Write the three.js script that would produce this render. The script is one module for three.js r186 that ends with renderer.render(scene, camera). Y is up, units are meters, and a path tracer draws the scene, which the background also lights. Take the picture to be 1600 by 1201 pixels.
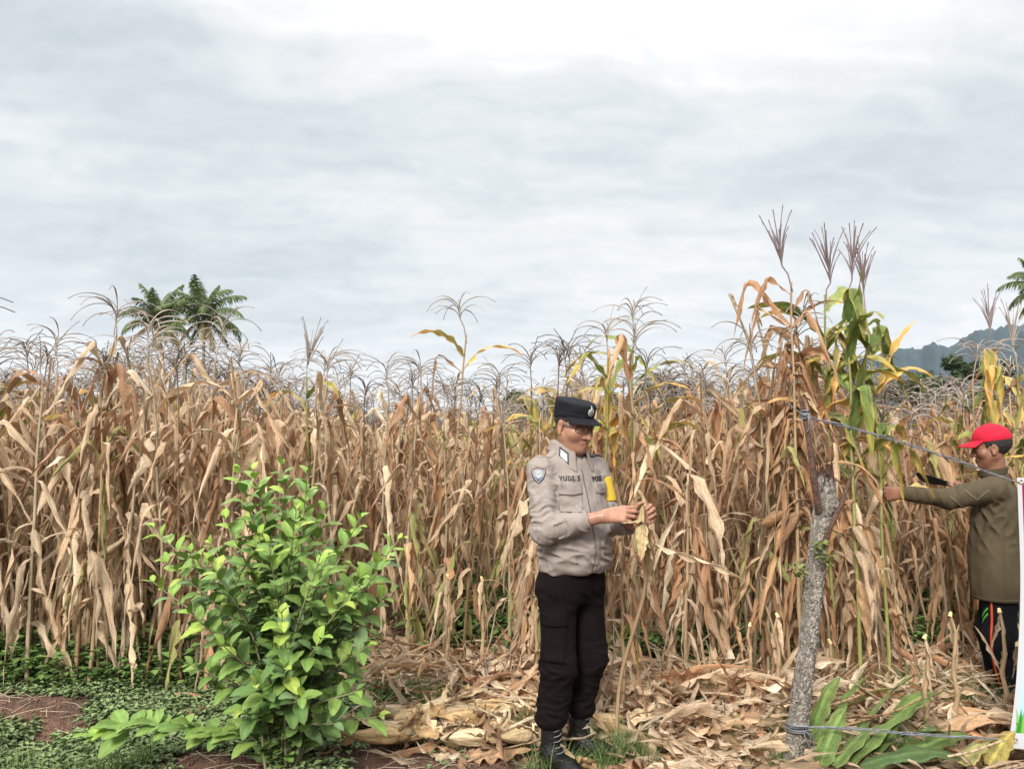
import * as THREE from 'three';
import { mergeGeometries } from 'three/addons/utils/BufferGeometryUtils.js';
import { FontLoader } from 'three/addons/loaders/FontLoader.js';
import { TextGeometry } from 'three/addons/geometries/TextGeometry.js';
import { createNoise2D, createNoise3D } from 'simplex-noise';

// ---------------------------------------------------------------- camera
const EYE = 1.417, FOC = 1201, PITCH = 4.76 * Math.PI / 180;
const scene = new THREE.Scene();
const camera = new THREE.PerspectiveCamera(53.13, 4 / 3, 0.05, 9000);
camera.position.set(0, EYE, 0);
camera.rotation.set(PITCH, 0, 0);

// ---------------------------------------------------------------- small maths
function rng(seed) { let a = seed >>> 0; return () => { a = (a + 0x6d2b79f5) | 0; let t = Math.imul(a ^ (a >>> 15), 1 | a); t = (t + Math.imul(t ^ (t >>> 7), 61 | t)) ^ t; return ((t ^ (t >>> 14)) >>> 0) / 4294967296; }; }
const { sin, cos, PI, abs, min, max, sqrt, floor, exp, atan2, hypot, pow } = Math;
const clamp = (x, a = 0, b = 1) => x < a ? a : x > b ? b : x, lerp = (a, b, t) => a + (b - a) * t;
const sst = (a, b, x) => { const t = clamp((x - a) / (b - a)); return t * t * (3 - 2 * t); };
const V = (x, y, z) => new THREE.Vector3(x, y, z);
const n2 = createNoise2D(rng(11)), n3 = createNoise3D(rng(12));
const fbm2 = (x, y, o = 4) => { let s = 0, a = 0.5; for (let i = 0; i < o; i++) { s += a * n2(x, y); x = x * 2.03 + 7.1; y = y * 2.03 - 3.7; a *= 0.5; } return s; };
// the point that the photograph's pixel (px, py) shows at the horizontal distance D
function at(px, py, D) {
  const x = (px - 800) / FOC, y = (600.5 - py) / FOC, c = cos(PITCH), s = sin(PITCH), k = D / (c - y * s);
  return V(x * k, EYE + (y * c + s) * k, -D);
}
const xAt = (px, D, py = 800) => at(px, py, D).x;

// ---------------------------------------------------------------- sky: an overcast of layered cloud, in direction space
const lin = (v) => { v /= 255; return v <= 0.04045 ? v / 12.92 : pow((v + 0.055) / 1.055, 2.4); };
{
  const W = 2048, H = 1024, data = new Float32Array(W * H * 4);
  const cols = [-33.7, -26.5, -18.4, -9.5, 0, 9.5, 18.4, 26.5, 33.7], rows = [31.3, 29, 26.5, 24, 21.4, 18.8, 16, 13.3, 10.5, 7.6, 4.8, 0];
  // how bright the cloud stands at these heights (top row first) and bearings
  const grid = [
    [236, 246, 250, 248, 252, 253, 253, 248, 238],
    [227, 233, 246, 252, 253, 252, 250, 247, 240],
    [220, 220, 226, 238, 240, 246, 248, 247, 240],
    [219, 217, 221, 226, 226, 234, 240, 240, 234],
    [228, 224, 222, 222, 228, 230, 228, 226, 224],
    [240, 234, 228, 231, 234, 233, 226, 220, 219],
    [224, 222, 232, 236, 238, 240, 230, 226, 224],
    [221, 217, 220, 228, 236, 245, 240, 230, 230],
    [230, 222, 222, 228, 232, 241, 236, 232, 236],
    [239, 232, 230, 232, 232, 234, 232, 237, 243],
    [245, 243, 243, 245, 243, 240, 240, 245, 247],
    [243, 243, 243, 243, 243, 243, 243, 243, 243],
  ];
  const seek = (list, x) => { const up = list[1] > list[0]; let i = 0; while (i < list.length - 2 && (up ? x > list[i + 1] : x < list[i + 1])) i++; return i + clamp((x - list[i]) / (list[i + 1] - list[i])); };
  const pick = (r, c) => grid[clamp(r, 0, 11)][clamp(c, 0, 8)];
  const smooth = (r, c) => { let s = 0, w = 0; const r0 = Math.round(r), c0 = Math.round(c); for (let i = -2; i <= 2; i++) for (let j = -2; j <= 2; j++) { const d = (r0 + i - r) ** 2 + (c0 + j - c) ** 2, k = exp(-d * 1.25); s += k * pick(r0 + i, c0 + j); w += k; } return s / w; };
  for (let row = 0; row < H; row++) for (let col = 0; col < W; col++) {
    const el = ((row + 0.5) / H - 0.5) * PI, az = ((col + 0.5) / W - 0.5) * 2 * PI;          // az = atan2(z, x)
    const i = (row * W + col) * 4, elD = el * 180 / PI;
    if (elD < -3) { data[i] = 0.3; data[i + 1] = 0.26; data[i + 2] = 0.21; data[i + 3] = 1; continue; }
    const y = max(sin(el), 0), x = cos(az) * cos(el), z = sin(az) * cos(el);
    const k = 1 / (y + 0.16), qx = x * k, qz = z * k;
    let fromFront = (az + PI / 2) * 180 / PI; if (fromFront > 180) fromFront -= 360;
    const wx = fbm2(qx * 1.6 + 3, qz * 1.6, 4), wy = fbm2(qx * 1.6 - 9, qz * 1.6 + 5, 4);
    const inA = 1 - sst(34, 52, abs(fromFront)), inE = 1 - sst(30, 42, elD);
    const far = 233 + 17 * fbm2(qx * 0.9 + 20, qz * 1.3, 4) + 6 * sst(20, 60, elD) + 8 * (1 - sst(1, 10, elD));
    let v = far;
    if (inA * inE > 0.001) {
      const mapped = smooth(seek(rows, elD + wy * 3.2), seek(cols, fromFront + wx * 12));
      v = lerp(far, mapped, inA * inE);
    }
    const streak = fbm2(qx * 1.3 + wx * 0.6 - qz * 0.8, qz * 6.5 + qx * 0.8 + wy * 0.9, 5), fine = fbm2(qx * 7 + wx * 2, qz * 13, 4), puff = fbm2(qx * 3 + wy * 1.2, qz * 9 + wx, 5);
    v = 236 + (v - 236) * 1.12 + 9.5 * streak + 4 * fine + 6 * puff * (0.4 + 0.6 * sst(0.1, -0.3, wx));
    v = min(v, 256 + 0.15 * (v - 256));
    const t = max(0, 252 - v) / 40, lift = 0.425 * (1 + 0.35 * sst(247, 258, v)) * (1 + 2.7 * sst(27, 70, elD));  // the last factor brightens the sky above the frame to light the corn
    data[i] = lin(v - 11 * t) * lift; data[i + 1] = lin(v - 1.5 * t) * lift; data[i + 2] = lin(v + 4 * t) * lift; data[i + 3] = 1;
  }
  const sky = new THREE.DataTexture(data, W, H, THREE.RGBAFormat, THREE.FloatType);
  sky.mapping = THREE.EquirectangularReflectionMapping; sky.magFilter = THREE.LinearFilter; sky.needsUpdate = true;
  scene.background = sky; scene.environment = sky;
}
const sun = new THREE.DirectionalLight(new THREE.Color(1, 0.955, 0.88), 2.5);
sun.position.set(-10, 22, 21); sun.target.position.set(0, 0, -6);
sun.castShadow = true; sun.shadow.radius = 34; sun.shadow.mapSize.set(4096, 4096);
Object.assign(sun.shadow.camera, { left: -20, right: 20, top: 20, bottom: -20, near: 1, far: 90 });
sun.name = 'sun'; scene.add(sun, sun.target);
const renderer = new THREE.WebGLRenderer({ antialias: true });
renderer.toneMapping = THREE.LinearToneMapping; renderer.toneMappingExposure = 2.5;
renderer.shadowMap.enabled = true;
scene.fog = new THREE.FogExp2(new THREE.Color(0.62, 0.74, 0.9), 0.00007);

// ---------------------------------------------------------------- names, things, parts
const used = new Map();
const numbered = (n) => { const k = used.get(n) ?? 0; used.set(n, k + 1); return k ? n + '_' + String(k).padStart(3, '0') : n; };
const shade = (m) => { m.castShadow = m.receiveShadow = true; return m; };
function thing(name, label, category, pos = [0, 0, 0], turn = 0, group) {
  const o = new THREE.Group(); o.name = numbered(name); o.position.set(...pos); o.rotation.y = turn;
  o.userData = { label, category }; if (group) o.userData.group = group; scene.add(o); return o;
}
function part(name, geo, mat, parent) { const m = shade(new THREE.Mesh(geo, mat)); m.name = name; parent.add(m); return m; }
function solo(name, geo, mat, label, category, group) { const m = part(numbered(name), geo, mat, scene); m.userData = { label, category }; if (group) m.userData.group = group; return m; }
function setting(name, geo, mat) { const m = part(name, geo, mat, scene); m.userData.kind = 'structure'; return m; }
const GOLD = V(0, 1, 0);
function stuff(name, geo, mat, mats, colors, parent = scene) {
  const m = shade(new THREE.InstancedMesh(geo, mat, mats.length)); m.name = name; mats.forEach((t, i) => m.setMatrixAt(i, t));
  if (colors) colors.forEach((c, i) => m.setColorAt(i, c));
  m.userData.kind = 'stuff'; parent.add(m); return m;
}
const mat4 = (p, q, s) => new THREE.Matrix4().compose(p, q, typeof s === 'number' ? V(s, s, s) : s);
const quat = (x, y, z, order = 'YXZ') => new THREE.Quaternion().setFromEuler(new THREE.Euler(x, y, z, order));

// ---------------------------------------------------------------- geometry helpers
function build(pos, idx, uv, col, nor) {
  const g = new THREE.BufferGeometry();
  g.setAttribute('position', new THREE.Float32BufferAttribute(pos, 3)); g.setIndex(idx);
  g.setAttribute('uv', new THREE.Float32BufferAttribute(uv ?? new Float32Array(pos.length / 3 * 2), 2));
  if (col) g.setAttribute('color', new THREE.Float32BufferAttribute(col, 3));
  if (nor) g.setAttribute('normal', new THREE.Float32BufferAttribute(nor, 3)); else g.computeVertexNormals();
  return g;
}
// a tube along points with a radius for each
function tube(pts, rad, sides = 6, color) {
  const pos = [], uv = [], idx = [], col = []; let len = 0, side = V(0.3, 0.1, 1).normalize();
  const n = pts.length;
  for (let i = 0; i < n; i++) {
    const t = pts[min(i + 1, n - 1)].clone().sub(pts[max(i - 1, 0)]).normalize(); if (i) len += pts[i].distanceTo(pts[i - 1]);
    side.addScaledVector(t, -side.dot(t)); if (side.lengthSq() < 1e-6) side.set(t.y, t.z, t.x).addScaledVector(t, -0.5); side.normalize();
    const up = t.clone().cross(side), r = typeof rad === 'function' ? rad(i / (n - 1)) : Array.isArray(rad) ? rad[i] : rad;
    for (let j = 0; j <= sides; j++) {
      const a = j / sides * 2 * PI, p = pts[i].clone().addScaledVector(side, cos(a) * r).addScaledVector(up, sin(a) * r);
      pos.push(p.x, p.y, p.z); uv.push(j / sides * 2 * PI * r, len);
      if (color) { const c = color(i / (n - 1), a); col.push(c[0], c[1], c[2]); }
    }
    if (i) for (let j = 0; j < sides; j++) { const a = (i - 1) * (sides + 1) + j, b = a + sides + 1; idx.push(a, a + 1, b, b, a + 1, b + 1); }
  }
  for (const [i, s] of [[0, 1], [n - 1, -1]]) { const c = pos.length / 3; pos.push(pts[i].x, pts[i].y, pts[i].z); uv.push(0, 0); if (color) col.push(...color(i / (n - 1), 0)); for (let j = 0; j < sides; j++) { const a = i * (sides + 1) + j; s > 0 ? idx.push(c, a + 1, a) : idx.push(c, a, a + 1); } }
  return build(pos, idx, uv, color ? col : null);
}
// a sheet with thickness: P(u, v) gives its middle surface
function sheet(P, nu, nv, thick, uvScale = [1, 1]) {
  const top = [], bot = [], uv = [], e = 1e-3;
  for (let j = 0; j <= nv; j++) for (let i = 0; i <= nu; i++) {
    const u = i / nu, v = j / nv, p = P(u, v), a = P(min(u + e, 1), v).sub(P(max(u - e, 0), v)), b = P(u, min(v + e, 1)).sub(P(u, max(v - e, 0))), n = a.cross(b).normalize();
    top.push(p.clone().addScaledVector(n, thick / 2)); bot.push(p.clone().addScaledVector(n, -thick / 2)); uv.push(u * uvScale[0], v * uvScale[1]);
  }
  const pos = [], idx = [], N = top.length; for (const q of [...top, ...bot]) pos.push(q.x, q.y, q.z);
  const id = (i, j) => j * (nu + 1) + i;
  for (let j = 0; j < nv; j++) for (let i = 0; i < nu; i++) { const a = id(i, j), b = id(i + 1, j), c = id(i, j + 1), d = id(i + 1, j + 1); idx.push(a, b, c, c, b, d, a + N, c + N, b + N, b + N, c + N, d + N); }
  const rim = (a, b) => idx.push(a, a + N, b, b, a + N, b + N);
  for (let i = 0; i < nu; i++) { rim(id(i, 0), id(i + 1, 0)); rim(id(i + 1, nv), id(i, nv)); }
  for (let j = 0; j < nv; j++) { rim(id(0, j + 1), id(0, j)); rim(id(nu, j), id(nu, j + 1)); }
  return build(pos, idx, [...uv, ...uv]);
}
// surface nets over a signed distance function
function nets(f, lo, hi, cell, colorOf) {
  const nx = Math.ceil((hi[0] - lo[0]) / cell) + 1, ny = Math.ceil((hi[1] - lo[1]) / cell) + 1, nz = Math.ceil((hi[2] - lo[2]) / cell) + 1;
  const F = new Float32Array(nx * ny * nz), B = 4, reach = B * cell * 0.87 * 1.7 + 0.012;
  for (let k = 0; k < nz; k += B) for (let j = 0; j < ny; j += B) for (let i = 0; i < nx; i += B) {
    const d = f(lo[0] + (i + 1.5) * cell, lo[1] + (j + 1.5) * cell, lo[2] + (k + 1.5) * cell), skip = abs(d) > reach;
    for (let c = k; c < min(k + B, nz); c++) for (let b = j; b < min(j + B, ny); b++) for (let a = i; a < min(i + B, nx); a++) F[(c * ny + b) * nx + a] = skip ? d : f(lo[0] + a * cell, lo[1] + b * cell, lo[2] + c * cell);
  }
  const cellAt = new Int32Array(nx * ny * nz).fill(-1), pos = [], nor = [], uv = [], col = [], idx = [], e = cell * 0.5;
  for (let k = 0; k < nz - 1; k++) for (let j = 0; j < ny - 1; j++) for (let i = 0; i < nx - 1; i++) {
    let s = 0, x = 0, y = 0, z = 0, n = 0;
    const v = []; for (let q = 0; q < 8; q++) { v[q] = F[((k + (q >> 2)) * ny + j + ((q >> 1) & 1)) * nx + i + (q & 1)]; if (v[q] < 0) s++; }
    if (s === 0 || s === 8) continue;
    for (let q = 0; q < 8; q++) for (let b = 1; b < 8; b <<= 1) if (!(q & b) && (v[q] < 0) !== (v[q | b] < 0)) { const t = v[q] / (v[q] - v[q | b]); x += (q & 1) + (b === 1 ? t : 0); y += ((q >> 1) & 1) + (b === 2 ? t : 0); z += (q >> 2) + (b === 4 ? t : 0); n++; }
    const px = lo[0] + (i + x / n) * cell, py = lo[1] + (j + y / n) * cell, pz = lo[2] + (k + z / n) * cell;
    cellAt[(k * ny + j) * nx + i] = pos.length / 3; pos.push(px, py, pz);
    const g = V(f(px + e, py, pz) - f(px - e, py, pz), f(px, py + e, pz) - f(px, py - e, pz), f(px, py, pz + e) - f(px, py, pz - e)).normalize(); nor.push(g.x, g.y, g.z);
    const ax = abs(g.x), ay = abs(g.y), az = abs(g.z); uv.push(ay > ax && ay > az ? px : ax > az ? pz : px, ay > ax && ay > az ? pz : py);
    if (colorOf) col.push(...colorOf(px, py, pz, g));
  }
  const step = [1, nx, nx * ny];
  const emit = (a, b, c, d) => {
    if (a < 0 || b < 0 || c < 0 || d < 0) return;
    const ux = pos[b * 3] - pos[a * 3], uy = pos[b * 3 + 1] - pos[a * 3 + 1], uz = pos[b * 3 + 2] - pos[a * 3 + 2], wx = pos[d * 3] - pos[a * 3], wy = pos[d * 3 + 1] - pos[a * 3 + 1], wz = pos[d * 3 + 2] - pos[a * 3 + 2];
    const o = (uy * wz - uz * wy) * nor[a * 3] + (uz * wx - ux * wz) * nor[a * 3 + 1] + (ux * wy - uy * wx) * nor[a * 3 + 2];
    o >= 0 ? idx.push(a, b, c, a, c, d) : idx.push(a, c, b, a, d, c);
  };
  for (let k = 1; k < nz - 1; k++) for (let j = 1; j < ny - 1; j++) for (let i = 1; i < nx - 1; i++) {
    const at0 = (k * ny + j) * nx + i, s = F[at0] < 0;
    for (let ax = 0; ax < 3; ax++) if (s !== (F[at0 + step[ax]] < 0)) { const u = step[(ax + 1) % 3], w = step[(ax + 2) % 3]; emit(cellAt[at0], cellAt[at0 - u], cellAt[at0 - u - w], cellAt[at0 - w]); }
  }
  return build(pos, idx, uv, colorOf ? col : null, nor);
}
// distance functions
const smin = (a, b, k) => { const h = max(k - abs(a - b), 0) / k; return min(a, b) - h * h * k * 0.25; };
const smax = (a, b, k) => -smin(-a, -b, k);
const sphere = (x, y, z, c, r) => hypot(x - c[0], y - c[1], z - c[2]) - r;
const ellip = (x, y, z, c, r) => { x -= c[0]; y -= c[1]; z -= c[2]; const k0 = hypot(x / r[0], y / r[1], z / r[2]), k1 = hypot(x / r[0] / r[0], y / r[1] / r[1], z / r[2] / r[2]); return k1 < 1e-6 ? -min(...r) : k0 * (k0 - 1) / k1; };
function cone(x, y, z, a, b, ra, rb) { const bx = b[0] - a[0], by = b[1] - a[1], bz = b[2] - a[2], px = x - a[0], py = y - a[1], pz = z - a[2], t = clamp((px * bx + py * by + pz * bz) / (bx * bx + by * by + bz * bz)); return hypot(px - bx * t, py - by * t, pz - bz * t) - (ra + (rb - ra) * t); }
// a body lofted from elliptic slices [y, cx, cz, rx, rz]
function slices(T) {
  return (x, y, z) => {
    let i = 0; while (i < T.length - 2 && y > T[i + 1][0]) i++;
    const a = T[i], b = T[i + 1], t = clamp((y - a[0]) / (b[0] - a[0])), p = T[max(i - 1, 0)], q = T[min(i + 2, T.length - 1)];
    const h = (n) => { const m0 = (b[n] - p[n]) * 0.5, m1 = (q[n] - a[n]) * 0.5, t2 = t * t, t3 = t2 * t; return (2 * t3 - 3 * t2 + 1) * a[n] + (t3 - 2 * t2 + t) * m0 + (3 * t2 - 2 * t3) * b[n] + (t3 - t2) * m1; };
    const rx = h(3), rz = h(4), u = (x - h(1)) / rx, w = (z - h(2)) / rz, e = hypot(u, w), k1 = hypot(u / rx, w / rz);
    const side = k1 < 1e-6 ? -min(rx, rz) : e * (e - 1) / k1, end = max(T[0][0] - y, y - T[T.length - 1][0]);
    return smax(side, end, 0.02);
  };
}
// project a flat outline onto a surface: outline points (u, v) about centre C, axes U and W, seen along -N
function hit(f, p, N) { let t = 0; for (let i = 0; i < 60; i++) { const d = f(p.x - N.x * t, p.y - N.y * t, p.z - N.z * t); if (d < 3e-4) break; t += d * 0.7; if (t > 0.5) break; } return p.clone().addScaledVector(N, -t); }
const axes = (N, up = V(0, 1, 0)) => { N = N.clone().normalize(); const U = up.clone().cross(N).normalize(); return { N, U, W: N.clone().cross(U) }; };
function patch(f, C, A, outline, h = 0.003, rings = 5) {
  const pos = [], uv = [], idx = [], n = outline.length, us = outline.map((o) => o[0]), vs = outline.map((o) => o[1]), u0 = min(...us), u1 = max(...us), v0 = min(...vs), v1 = max(...vs), cu = (u0 + u1) / 2, cv = (v0 + v1) / 2;
  const put = (u, v, off) => { const q = hit(f, C.clone().addScaledVector(A.U, u).addScaledVector(A.W, v).addScaledVector(A.N, 0.12), A.N).addScaledVector(A.N, off); pos.push(q.x, q.y, q.z); uv.push((u - u0) / (u1 - u0), (v - v0) / (v1 - v0)); };
  put(cu, cv, h);
  for (let r = 1; r <= rings + 1; r++) for (let i = 0; i < n; i++) { const k = min(r, rings) / rings; put(cu + (outline[i][0] - cu) * k, cv + (outline[i][1] - cv) * k, r > rings ? -0.003 : h); }
  for (let i = 0; i < n; i++) { const j = (i + 1) % n; idx.push(0, 1 + i, 1 + j); for (let r = 0; r < rings; r++) { const a = 1 + r * n + i, b = 1 + r * n + j; idx.push(a, a + n, b, b, a + n, b + n); } }
  return build(pos, idx, uv);
}
const rect = (w, h, k = 5) => { const o = [], e = [[-w / 2, -h / 2], [w / 2, -h / 2], [w / 2, h / 2], [-w / 2, h / 2]]; for (let s = 0; s < 4; s++) for (let i = 0; i < k; i++) { const a = e[s], b = e[(s + 1) % 4]; o.push([lerp(a[0], b[0], i / k), lerp(a[1], b[1], i / k)]); } return o; };
// a ribbon laid on a surface along points (u, v)
function stripe(f, C, A, pts, width, h = 0.002) {
  const pos = [], uv = [], idx = []; let len = 0;
  for (let i = 0; i < pts.length; i++) {
    const a = pts[max(i - 1, 0)], b = pts[min(i + 1, pts.length - 1)], l = hypot(b[0] - a[0], b[1] - a[1]), su = -(b[1] - a[1]) / l, sv = (b[0] - a[0]) / l; if (i) len += hypot(pts[i][0] - pts[i - 1][0], pts[i][1] - pts[i - 1][1]);
    [[-0.5, -0.002], [-0.4, h], [0.4, h], [0.5, -0.002]].forEach(([s, o], j) => { const q = hit(f, C.clone().addScaledVector(A.U, pts[i][0] + su * s * width).addScaledVector(A.W, pts[i][1] + sv * s * width).addScaledVector(A.N, 0.12), A.N).addScaledVector(A.N, o); pos.push(q.x, q.y, q.z); uv.push(j / 3, len); });
    if (i) for (let j = 0; j < 3; j++) { const p = (i - 1) * 4 + j; idx.push(p, p + 4, p + 1, p + 1, p + 4, p + 5); }
  }
  return build(pos, idx, uv);
}
const line = (a, b, n = 12) => Array.from({ length: n + 1 }, (_, i) => [lerp(a[0], b[0], i / n), lerp(a[1], b[1], i / n)]);
const curve = (pts, n) => new THREE.CatmullRomCurve3(pts).getPoints(n);

// ---------------------------------------------------------------- textures and materials
function tex(w, h, f, srgb = false, rx = 1, ry = 1) {
  const d = new Uint8Array(w * h * 4);
  for (let y = 0; y < h; y++) for (let x = 0; x < w; x++) { const c = f(x / w, y / h, x, y), i = (y * w + x) * 4; d[i] = clamp(c[0]) * 255; d[i + 1] = clamp(c[1] ?? c[0]) * 255; d[i + 2] = clamp(c[2] ?? c[0]) * 255; d[i + 3] = 255; }
  const t = new THREE.DataTexture(d, w, h); t.magFilter = THREE.LinearFilter; t.wrapS = t.wrapT = THREE.RepeatWrapping; t.repeat.set(rx, ry); if (srgb) t.colorSpace = THREE.SRGBColorSpace; t.needsUpdate = true; return t;
}
// tiling noise: a torus in four dimensions is overkill, so blend the two edges
const tile = (f) => (u, v) => { const a = sst(0.8, 1, u), b = sst(0.8, 1, v); return lerp(lerp(f(u, v), f(u - 1, v), a), lerp(f(u, v - 1), f(u - 1, v - 1), a), b); };
const RT = rng(77), veins = Array.from({ length: 128 }, () => RT());
const leafTex = tex(128, 512, (u, v, x) => { const vein = veins[x] * 0.5 + veins[(x >> 2) + 40] * 0.5, blot = fbm2(u * 5, v * 5 + 3, 4), spot = sst(0.42, 0.6, n2(u * 26, v * 40)) * 0.35, s = 0.72 + 0.3 * vein + 0.25 * blot - spot; const w = abs(u - 0.5) < 0.035 ? 1.12 : 1; return [s * w, s * w * (0.985 - spot * 0.3), s * w * (0.96 - spot * 0.5)]; });
const leafBump = tex(128, 256, (u, v, x) => [0.5 + 0.35 * (veins[x] - 0.5) + 0.35 * fbm2(u * 6, v * 14 + 9, 3)]);
const leafMat = (r, g, b, o = {}) => new THREE.MeshPhysicalMaterial({ color: new THREE.Color().setRGB(r, g, b), roughness: 0.8, map: leafTex, bumpMap: leafBump, bumpScale: 0.004, transmission: 0.42, thickness: 0, side: THREE.DoubleSide, vertexColors: true, specularIntensity: 0.3, ...o });
const DRY = {
  cream: leafMat(0.86, 0.71, 0.52), pale: leafMat(0.76, 0.59, 0.41), tan: leafMat(0.68, 0.51, 0.345), buff: leafMat(0.58, 0.42, 0.275), brown: leafMat(0.46, 0.27, 0.155), rust: leafMat(0.57, 0.33, 0.185), orange: leafMat(0.66, 0.425, 0.245), dark: leafMat(0.22, 0.12, 0.06),
};
const GREEN = { leaf: leafMat(0.16, 0.255, 0.07, { roughness: 0.55 }), light: leafMat(0.29, 0.36, 0.11, { roughness: 0.55 }), yellow: leafMat(0.44, 0.38, 0.11), mixed: leafMat(0.44, 0.43, 0.17), deep: leafMat(0.06, 0.16, 0.045, { roughness: 0.5 }) };
const stalkTex = tex(64, 256, (u, v) => { const s = 0.75 + 0.3 * fbm2(u * 9, v * 3, 4) + 0.12 * n2(u * 40, v * 2); return [s, s * 0.98, s * 0.94]; }, false, 12, 4);
const M = {};
M.stalk = new THREE.MeshStandardMaterial({ color: new THREE.Color().setRGB(0.4, 0.28, 0.16), map: stalkTex, roughness: 0.75 });
M.stalkGrey = new THREE.MeshStandardMaterial({ color: new THREE.Color().setRGB(0.36, 0.29, 0.19), map: stalkTex, roughness: 0.75 });
M.stalkGreen = new THREE.MeshStandardMaterial({ color: new THREE.Color().setRGB(0.27, 0.28, 0.09), map: stalkTex, roughness: 0.65 });
M.tassel = new THREE.MeshStandardMaterial({ color: new THREE.Color().setRGB(0.29, 0.245, 0.21), roughness: 0.9 });
M.tasselDark = new THREE.MeshStandardMaterial({ color: new THREE.Color().setRGB(0.2, 0.15, 0.15), roughness: 0.9 });

// ================================================================ GROUND
const bumpAt = (x, z, cx, cz, rx, rz) => exp(-(((x - cx) / rx) ** 2) - ((z - cz) / rz) ** 2);
function gh(x, z) {
  const near = exp(-hypot(x, z + 4) / 25);
  return near * (0.02 * n2(x * 1.3, z * 1.3) + 0.012 * n2(x * 4.1, z * 4.1)) + 0.1 * bumpAt(x, z, -2.72, -4.25, 0.75, 0.28) - 0.035 * bumpAt(x, z, -2.3, -3.6, 1.2, 0.3) + 0.06 * bumpAt(x, z, -0.5, -4.55, 0.9, 0.5) + 0.07 * bumpAt(x, z, 0.95, -4.4, 0.6, 0.45) + 0.04 * bumpAt(x, z, 1.9, -4, 0.7, 0.4);
}
const soilTex = tex(1024, 1024, (u, v) => { const s = 0.66 + 0.45 * fbm2(u * 8, v * 8, 6) + 0.14 * n2(u * 90, v * 90); return [s, s * 0.97, s * 0.93]; });
soilTex.wrapS = soilTex.wrapT = THREE.MirroredRepeatWrapping;
const soilBump = tex(1024, 1024, (u, v) => [0.5 + 0.6 * fbm2(u * 14, v * 14, 6) + 0.15 * n2(u * 110, v * 110)]);
soilBump.wrapS = soilBump.wrapT = THREE.MirroredRepeatWrapping;
{
  const pos = [], uv = [], col = [], idx = [], A = 480, R = 230;
  const rad = (i) => 0.4 + 9.6 * pow(min(i / 170, 1), 0.9) + (i > 170 ? 10 * (pow(1.098, i - 170) - 1) : 0);
  for (let i = 0; i <= R; i++) for (let j = 0; j <= A; j++) {
    const a = j / A * 2 * PI, r = rad(i), x = r * sin(a), z = -r * cos(a);
    pos.push(x, gh(x, z) - (r > 300 ? (r - 300) * 0.004 : 0), z); uv.push(x / 1.7, z / 1.7);
    const mulch = sst(-0.3, 0.1, x / -z + 0.12 * n2(x * 2, z * 2)) * sst(-3.6, -4.1, z), moist = 0.5 + 0.5 * fbm2(x * 1.1, z * 1.1, 4), away = sst(12, 60, r);
    let c = [lerp(0.115, 0.16, moist), lerp(0.06, 0.085, moist), lerp(0.042, 0.055, moist)];
    const m = [0.24, 0.155, 0.085], g = [0.16, 0.15, 0.07]; c = c.map((q, k) => lerp(lerp(q, m[k], mulch * 0.7), g[k], away)); col.push(...c);
    if (i && j) { const p = (i - 1) * (A + 1) + j - 1, q = p + A + 1; idx.push(p, p + 1, q, q, p + 1, q + 1); }
  }
  const g = build(pos, idx, uv, col);
  setting('ground', g, new THREE.MeshStandardMaterial({ vertexColors: true, map: soilTex, bumpMap: soilBump, bumpScale: 0.03, roughness: 0.95, side: THREE.DoubleSide }));
}
const onGround = (px, D) => { const p = at(px, 900, D); return V(p.x, gh(p.x, p.z), p.z); };

// ================================================================ HILLS AND FAR TREES
{
  const ridge = [[900, 690], [1150, 640], [1250, 604], [1330, 558], [1385, 537], [1430, 532], [1470, 525], [1520, 516], [1560, 508], [1600, 498], [1700, 468], [1900, 420], [2200, 470], [2700, 560]];
  const yAt = (p) => { let i = 0; while (i < ridge.length - 2 && p > ridge[i + 1][0]) i++; return lerp(ridge[i][1], ridge[i + 1][1], clamp((p - ridge[i][0]) / (ridge[i + 1][0] - ridge[i][0]))); };
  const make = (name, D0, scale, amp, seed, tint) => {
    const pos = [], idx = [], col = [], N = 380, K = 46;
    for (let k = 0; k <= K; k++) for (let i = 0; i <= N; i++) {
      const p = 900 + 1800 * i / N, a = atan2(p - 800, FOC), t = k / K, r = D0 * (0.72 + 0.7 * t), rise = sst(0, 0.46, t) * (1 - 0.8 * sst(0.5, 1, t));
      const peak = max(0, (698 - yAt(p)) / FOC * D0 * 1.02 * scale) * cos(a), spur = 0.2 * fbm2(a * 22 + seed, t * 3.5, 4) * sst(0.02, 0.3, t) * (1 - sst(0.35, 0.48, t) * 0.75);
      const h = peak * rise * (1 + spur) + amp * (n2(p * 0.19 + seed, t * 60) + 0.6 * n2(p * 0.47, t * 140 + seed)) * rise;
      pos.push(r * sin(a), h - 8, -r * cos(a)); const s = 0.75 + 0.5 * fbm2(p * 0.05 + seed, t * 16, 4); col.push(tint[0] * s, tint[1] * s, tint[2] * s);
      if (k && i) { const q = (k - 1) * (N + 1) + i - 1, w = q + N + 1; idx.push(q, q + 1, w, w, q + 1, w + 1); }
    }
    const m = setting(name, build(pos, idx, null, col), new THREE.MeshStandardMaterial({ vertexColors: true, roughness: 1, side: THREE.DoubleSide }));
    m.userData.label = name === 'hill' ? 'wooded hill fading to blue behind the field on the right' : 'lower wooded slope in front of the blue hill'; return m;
  };
  make('hill', 1700, 1, 3, 3, [0.02, 0.04, 0.045]);  // blue of the distance haze is put into this colour, besides the fog
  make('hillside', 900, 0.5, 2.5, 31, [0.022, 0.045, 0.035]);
}
const foliage = (r, g, b) => new THREE.MeshPhysicalMaterial({ color: new THREE.Color().setRGB(r, g, b), roughness: 0.75, side: THREE.DoubleSide, vertexColors: true, transmission: 0.25, thickness: 0, specularIntensity: 0.4 });
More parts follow.
